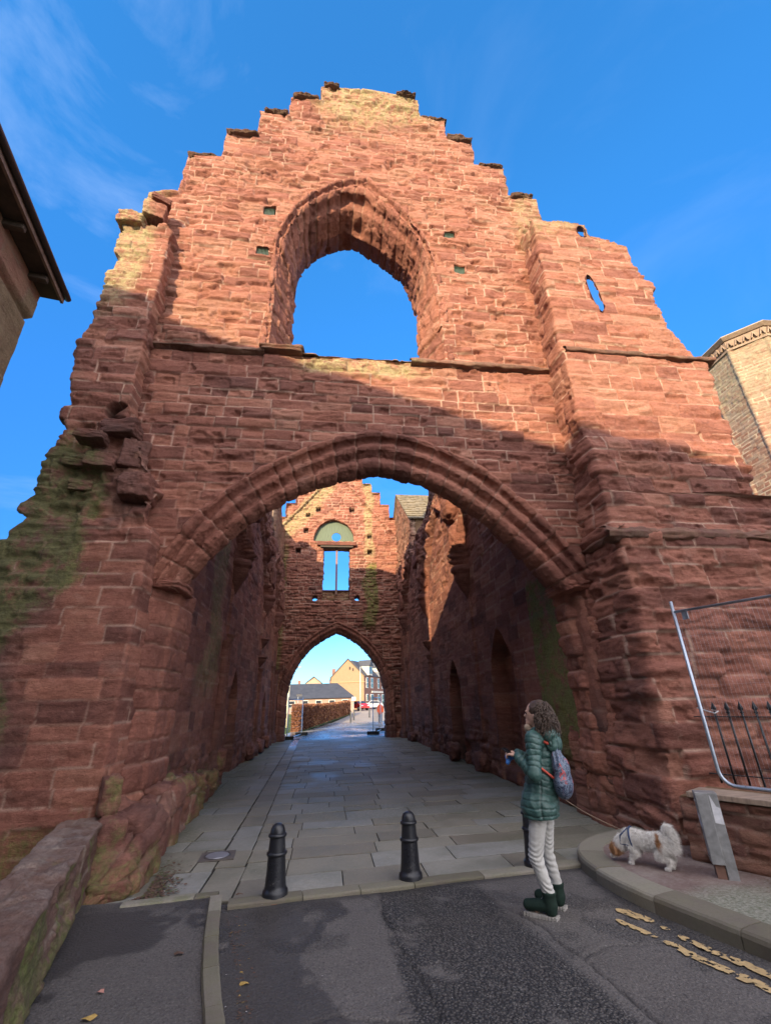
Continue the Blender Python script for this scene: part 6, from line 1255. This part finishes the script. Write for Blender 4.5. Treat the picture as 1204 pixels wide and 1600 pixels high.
for s0 in (3.0, 9.5, 17):
    c = gR+fx*s0-fn*.5+zax*7.4; Rf = Matrix((fx, fn*-1, zax)).transposed(); m = MB(); m.box(c, (2.0, 1.6, 1.7), Rf); dr = o1(m.build('dormer', CREAM)); m = MB(); m.prism([c+fx*-1.2+fn*1+zax*.85, c+fx*1.2+fn*1+zax*.85, c+fn*1+zax*2.0], fn*-2.6); dk_ = m.build('dormer_roof', SL2); dk_.parent = dr
    for sg in (-.45, .45): m = MB(); m.box(c+fx*sg+fn*.82+zax*.05, (.7, .06, 1.25), Rf); p = m.build('pane', WIN); p.parent = dr
m = MB(); m.box(gM+Vector((.35, -.05, 7.75)), (.25, .12, .5), None, bev=.03); m.box(gM+Vector((.95, -.05, 7.5)), (.22, .12, .5), None, bev=.03); o1(m.build('wall_vents', simple('vent_dark', (.05, .04, .035), .8)))
m = MB(); m.box(gM+Vector((-2.55, 4, 6.9)), (.6, 1.2, 2.0)); o1(m.build('chimney', REDS))
m = MB(); m.box((4.1, 87.95, 5.3), (6.2, .12, .10)); o1(m.build('string_band', simple('band', (.40, .28, .15), .9)))
B2 = empty('long_low_building', (-3, 74, .5), 0, 'long single storey building with dark slate roof behind the hedge', 'building'); B2i = Matrix.Translation((-3, 74, .5)).inverted()
def o2(o): o.parent = B2; o.matrix_parent_inverse = B2i; return o
m = MB(); m.prism([(-12, 74, 0), (4.3, 74, 0), (4.3, 74, 2.55), (-12, 74, 2.55)], (0, 7, 0)); o2(m.build('wall', simple('pink_wall', (.33, .21, .17), .9)))
m = MB(); va = [m.bm.verts.new(p) for p in [(-12.3, 73.6, 2.5), (4.6, 73.6, 2.5), (4.6, 81.4, 2.5), (-12.3, 81.4, 2.5), (-12.3, 77.5, 4.75), (1.9, 77.5, 4.75)]]
for f in ((0, 1, 5, 4), (1, 2, 5), (2, 3, 4, 5), (0, 4, 3), (0, 3, 2, 1)): m.bm.faces.new([va[i] for i in f])
o2(m.build('roof', simple('far_slate_dark', (.045, .05, .065), .7, .3, 0, .25, 2, .3, 8, .05)))
for k in range(7): window(B2, B2i, (-9+2.0*k, 73.98, 1.75), .9, 1.0, .12, (0, -1, 0))
B3 = empty('distant_cottage', (-5, 96, .6), 0, 'distant rooftops and chimneys just showing above the long slate roof', 'house'); B3i = Matrix.Translation((-5, 96, .6)).inverted()
m = MB(); m.prism([(-3.9, 96, .5), (-.9, 96, .5), (-.9, 96, 5.6), (-2.4, 96, 6.7), (-3.9, 96, 5.6)], (0, 6, 0)); o = m.build('wall', simple('cottage_wall', (.38, .27, .20), .9)); o.parent = B3; o.matrix_parent_inverse = B3i
m = MB(); m.prism([(-4.1, 95.8, 5.6), (-2.4, 95.8, 6.9), (-.7, 95.8, 5.6), (-2.4, 95.8, 6.7)], (0, 6.4, 0)); o = m.build('roof', SL2); o.parent = B3; o.matrix_parent_inverse = B3i
for x in (-5.3, 1.0): m = MB(); m.box((x, 97, 5.6), (.5, .5, 1.2)); o = m.build('chimney', REDS); o.parent = B3; o.matrix_parent_inverse = B3i
# cars
def car(x, y, rz, col, label):
    z = float(gz(x, y)); o = empty('parked_car', (x, y, z), rz, label, 'car', 'cars parked beyond the rear arch'); pt = simple('car_paint', col, .25, .6, 0, .05)
    prof = [(-2.05, .35), (-2.08, .75), (-1.95, .92), (-1.55, 1.0), (-1.1, 1.38), (.5, 1.42), (1.15, 1.02), (1.85, .88), (2.05, .7), (2.05, .35)]
    m = MB(); rows_ = []
    for yy, s, zt in ((-.82, .96, .94), (-.86, 1, 1), (.86, 1, 1), (.82, .96, .94)): rows_.append([m.bm.verts.new((px*s, yy*(1-.18*max(0, pz-.9)/.5), .35+(pz-.35)*zt)) for px, pz in prof])
    for a, b in zip(rows_[:-1], rows_[1:]):
        for i in range(len(prof)): m.bm.faces.new((a[i], a[(i+1) % len(prof)], b[(i+1) % len(prof)], b[i]))
    m.bm.faces.new(rows_[0]); m.bm.faces.new(rows_[-1][::-1]); m.build('body', pt, o, True, 40)
    for s_ in (-1, 1):
        m = MB(); m.prism([(-1.4, s_*.80, .98), (-1.0, s_*.72, 1.32), (.45, s_*.72, 1.35), (1.0, s_*.80, 1.0)], (0, s_*.05, 0)); m.build('side_window', WIN, o)
        m = MB(); m.box((2.03, s_*.62, .72), (.1, .34, .14), bev=.02); m.build('headlight', simple('lamp_glass', (.7, .72, .75), .15), o); m = MB(); m.box((-2.06, s_*.66, .78), (.06, .28, .14), bev=.02); m.build('tail_light', simple('tail_red', (.4, .01, .01), .2), o)
    m = MB(); m.prism([(.55, -.66, 1.385), (1.13, -.74, 1.03), (1.13, .74, 1.03), (.55, .66, 1.385)], (.03, 0, .03)); m.build('windscreen', WIN, o); m = MB(); m.prism([(-1.13, -.64, 1.36), (-1.55, -.72, 1.03), (-1.55, .72, 1.03), (-1.13, .64, 1.36)], (-.03, 0, .02)); m.build('rear_window', WIN, o)
    for wx_ in (-1.3, 1.3):
        for s_ in (-1, 1):
            m = MB(); bmesh.ops.create_cone(m.bm, segments=24, radius1=.32, radius2=.32, depth=.2, cap_ends=True, matrix=Matrix.Translation((wx_, s_*.78, .32)) @ Matrix.Rotation(PI/2, 4, 'X')); w_ = m.build('wheel', simple('tyre', (.015, .015, .015), .8), o, True, 40)
            m = MB(); bmesh.ops.create_cone(m.bm, segments=16, radius1=.19, radius2=.17, depth=.03, cap_ends=True, matrix=Matrix.Translation((wx_, s_*.885, .32)) @ Matrix.Rotation(PI/2, 4, 'X')); m.build('rim', simple('alloy', (.5, .5, .5), .3, .5, .8), w_)
car(5.5, 80, rad(-62), (.55, .03, .03), 'red parked car at the end of the hedge'); car(8.1, 86, rad(-150), (.75, .76, .78), 'white parked car just right of the red car'); car(6.1, 92, rad(-60), (.09, .12, .18), 'dark blue parked car half hidden behind the red car')
# far bollards, poles, signs
for x, y, lb in ((2.45, 46.5, 'black far bollard nearest the end of the hedge'), (2.95, 50, 'black far bollard just behind the one nearest the hedge end'), (5.0, 55, 'black far bollard standing alone in front of the parked cars')):
    o = empty('bollard', (x, y, float(gz(x, y))), 0, lb, 'bollard', 'black bollards beyond the rear arch'); m = MB(); m.lathe([(.001, 1.0), (.06, .98), (.075, .92), (.075, .1), (.09, .08), (.09, 0), (.001, 0)][::-1], seg=16); m.build('post', BLK, o, True, 50)
def pole(name, x, y, h, r_, mat, label, cat, arm=None):
    o = empty(name, (x, y, float(gz(x, y))), 0, label, cat); m = MB(); m.tube([(0, 0, 0), (0, 0, h*.3), (0, 0, h)], [r_, r_*.85, r_*.6], 12); m.build('pole', mat, o, True)
    if arm: m = MB(); m.tube([(0, 0, h-.1), (arm*.5, 0, h+.05), (arm, 0, h)], r_*.4, 8); m.build('arm', mat, o, True); m = MB(); m.box((arm, 0, h-.03), (.5, .2, .1), bev=.03); m.build('lamp_head', simple('lamp_grey', (.3, .3, .3), .5), o)
    return o
CON = simple('pale_column', (.48, .44, .32), .8); GRY = simple('grey_column', (.36, .38, .40), .5)
pole('street_lamp', -3.0, 40, 4.6, .11, CON, 'pale street lamp column left of the mesh fence and hedge', 'street lamp', .7)
pole('street_lamp', 5.5, 76, 6.6, .09, GRY, 'tall grey street lamp in front of the tan gable', 'street lamp', 1.0)
pole('street_lamp', 9.2, 74, 3.6, .07, GRY, 'short white lantern post before the shop fronts', 'street lamp', .3)
o = pole('road_sign', 3.5, 60, 1.95, .04, GRY, 'small white rectangular sign on a grey post above the hedge', 'sign'); m = MB(); m.box((0, -.06, 1.95), (.5, .03, .42), bev=.01); m.build('sign_plate', WHT, o)
o = pole('sign_post', -2.5, 45, 2.5, .035, GRY, 'thin grey post with a dark bracket left of the hedge', 'post'); m = MB(); m.box((.1, 0, 2.45), (.5, .15, .18)); m.build('bracket', simple('bracket_dark', (.06, .06, .07), .6), o)
# distant person in orange
def far_person(x, y, top, leg_, label, hair=(.6, .58, .5)):
    z0 = float(gz(x, y)); o = empty('person', (x, y, z0), 0, label, 'person'); inv = Matrix.Translation((x, y, z0)).inverted(); B = lambda a, b, c: (x+a, y+b, z0+c)
    def mk(nm, segs, mat, vx=.02):
        V, N_, F = remesh(lambda m: caps(m, segs), vx, 3); q = mesh_any(nm, V, F, mat); q.parent = o; q.matrix_parent_inverse = inv; return q
    mk('body', [(B(0, 0, .9), B(0, 0, 1.35), .12, .13), (B(0, 0, 1.35), B(0, 0, 1.52), .06, .055), (B(0, 0, 1.58), B(0, -.02, 1.62), .09, .09), (B(-.18, 0, 1.36), B(-.24, 0, 1.08), .05, .04), (B(-.24, 0, 1.08), B(-.22, -.12, .88), .04, .03), (B(.18, 0, 1.36), B(.24, 0, 1.08), .05, .04), (B(.24, 0, 1.08), B(.22, -.1, .86), .04, .03), (B(-.08, 0, .9), B(-.09, .1, .1), .08, .05), (B(.08, 0, .9), B(.1, -.12, .1), .08, .05), (B(.1, -.12, .08), B(.1, -.26, .05), .05, .04), (B(-.09, .1, .08), B(-.09, -.04, .05), .05, .04)], SKIN)
    mk('jacket', [(B(0, 0, .86), B(0, 0, 1.38), .17, .17), (B(-.15, 0, 1.38), B(-.24, 0, 1.08), .08, .065), (B(-.24, 0, 1.08), B(-.22, -.1, .93), .065, .05), (B(.15, 0, 1.38), B(.24, 0, 1.08), .08, .065), (B(.24, 0, 1.08), B(.22, -.09, .93), .065, .05)], top)
    mk('trousers', [(B(-.08, 0, .88), B(-.09, .1, .12), .11, .07), (B(.08, 0, .88), B(.1, -.12, .12), .11, .07)], leg_); mk('hair', [(B(0, .03, 1.64), B(0, .03, 1.68), .10, .09)], simple('hair_grey', hair, .8))
far_person(4.65, 41, simple('orange_jacket', (.75, .12, .03), .7), simple('grey_trousers', (.20, .21, .24), .8), 'distant person in an orange jacket walking near the right jamb of the rear arch')
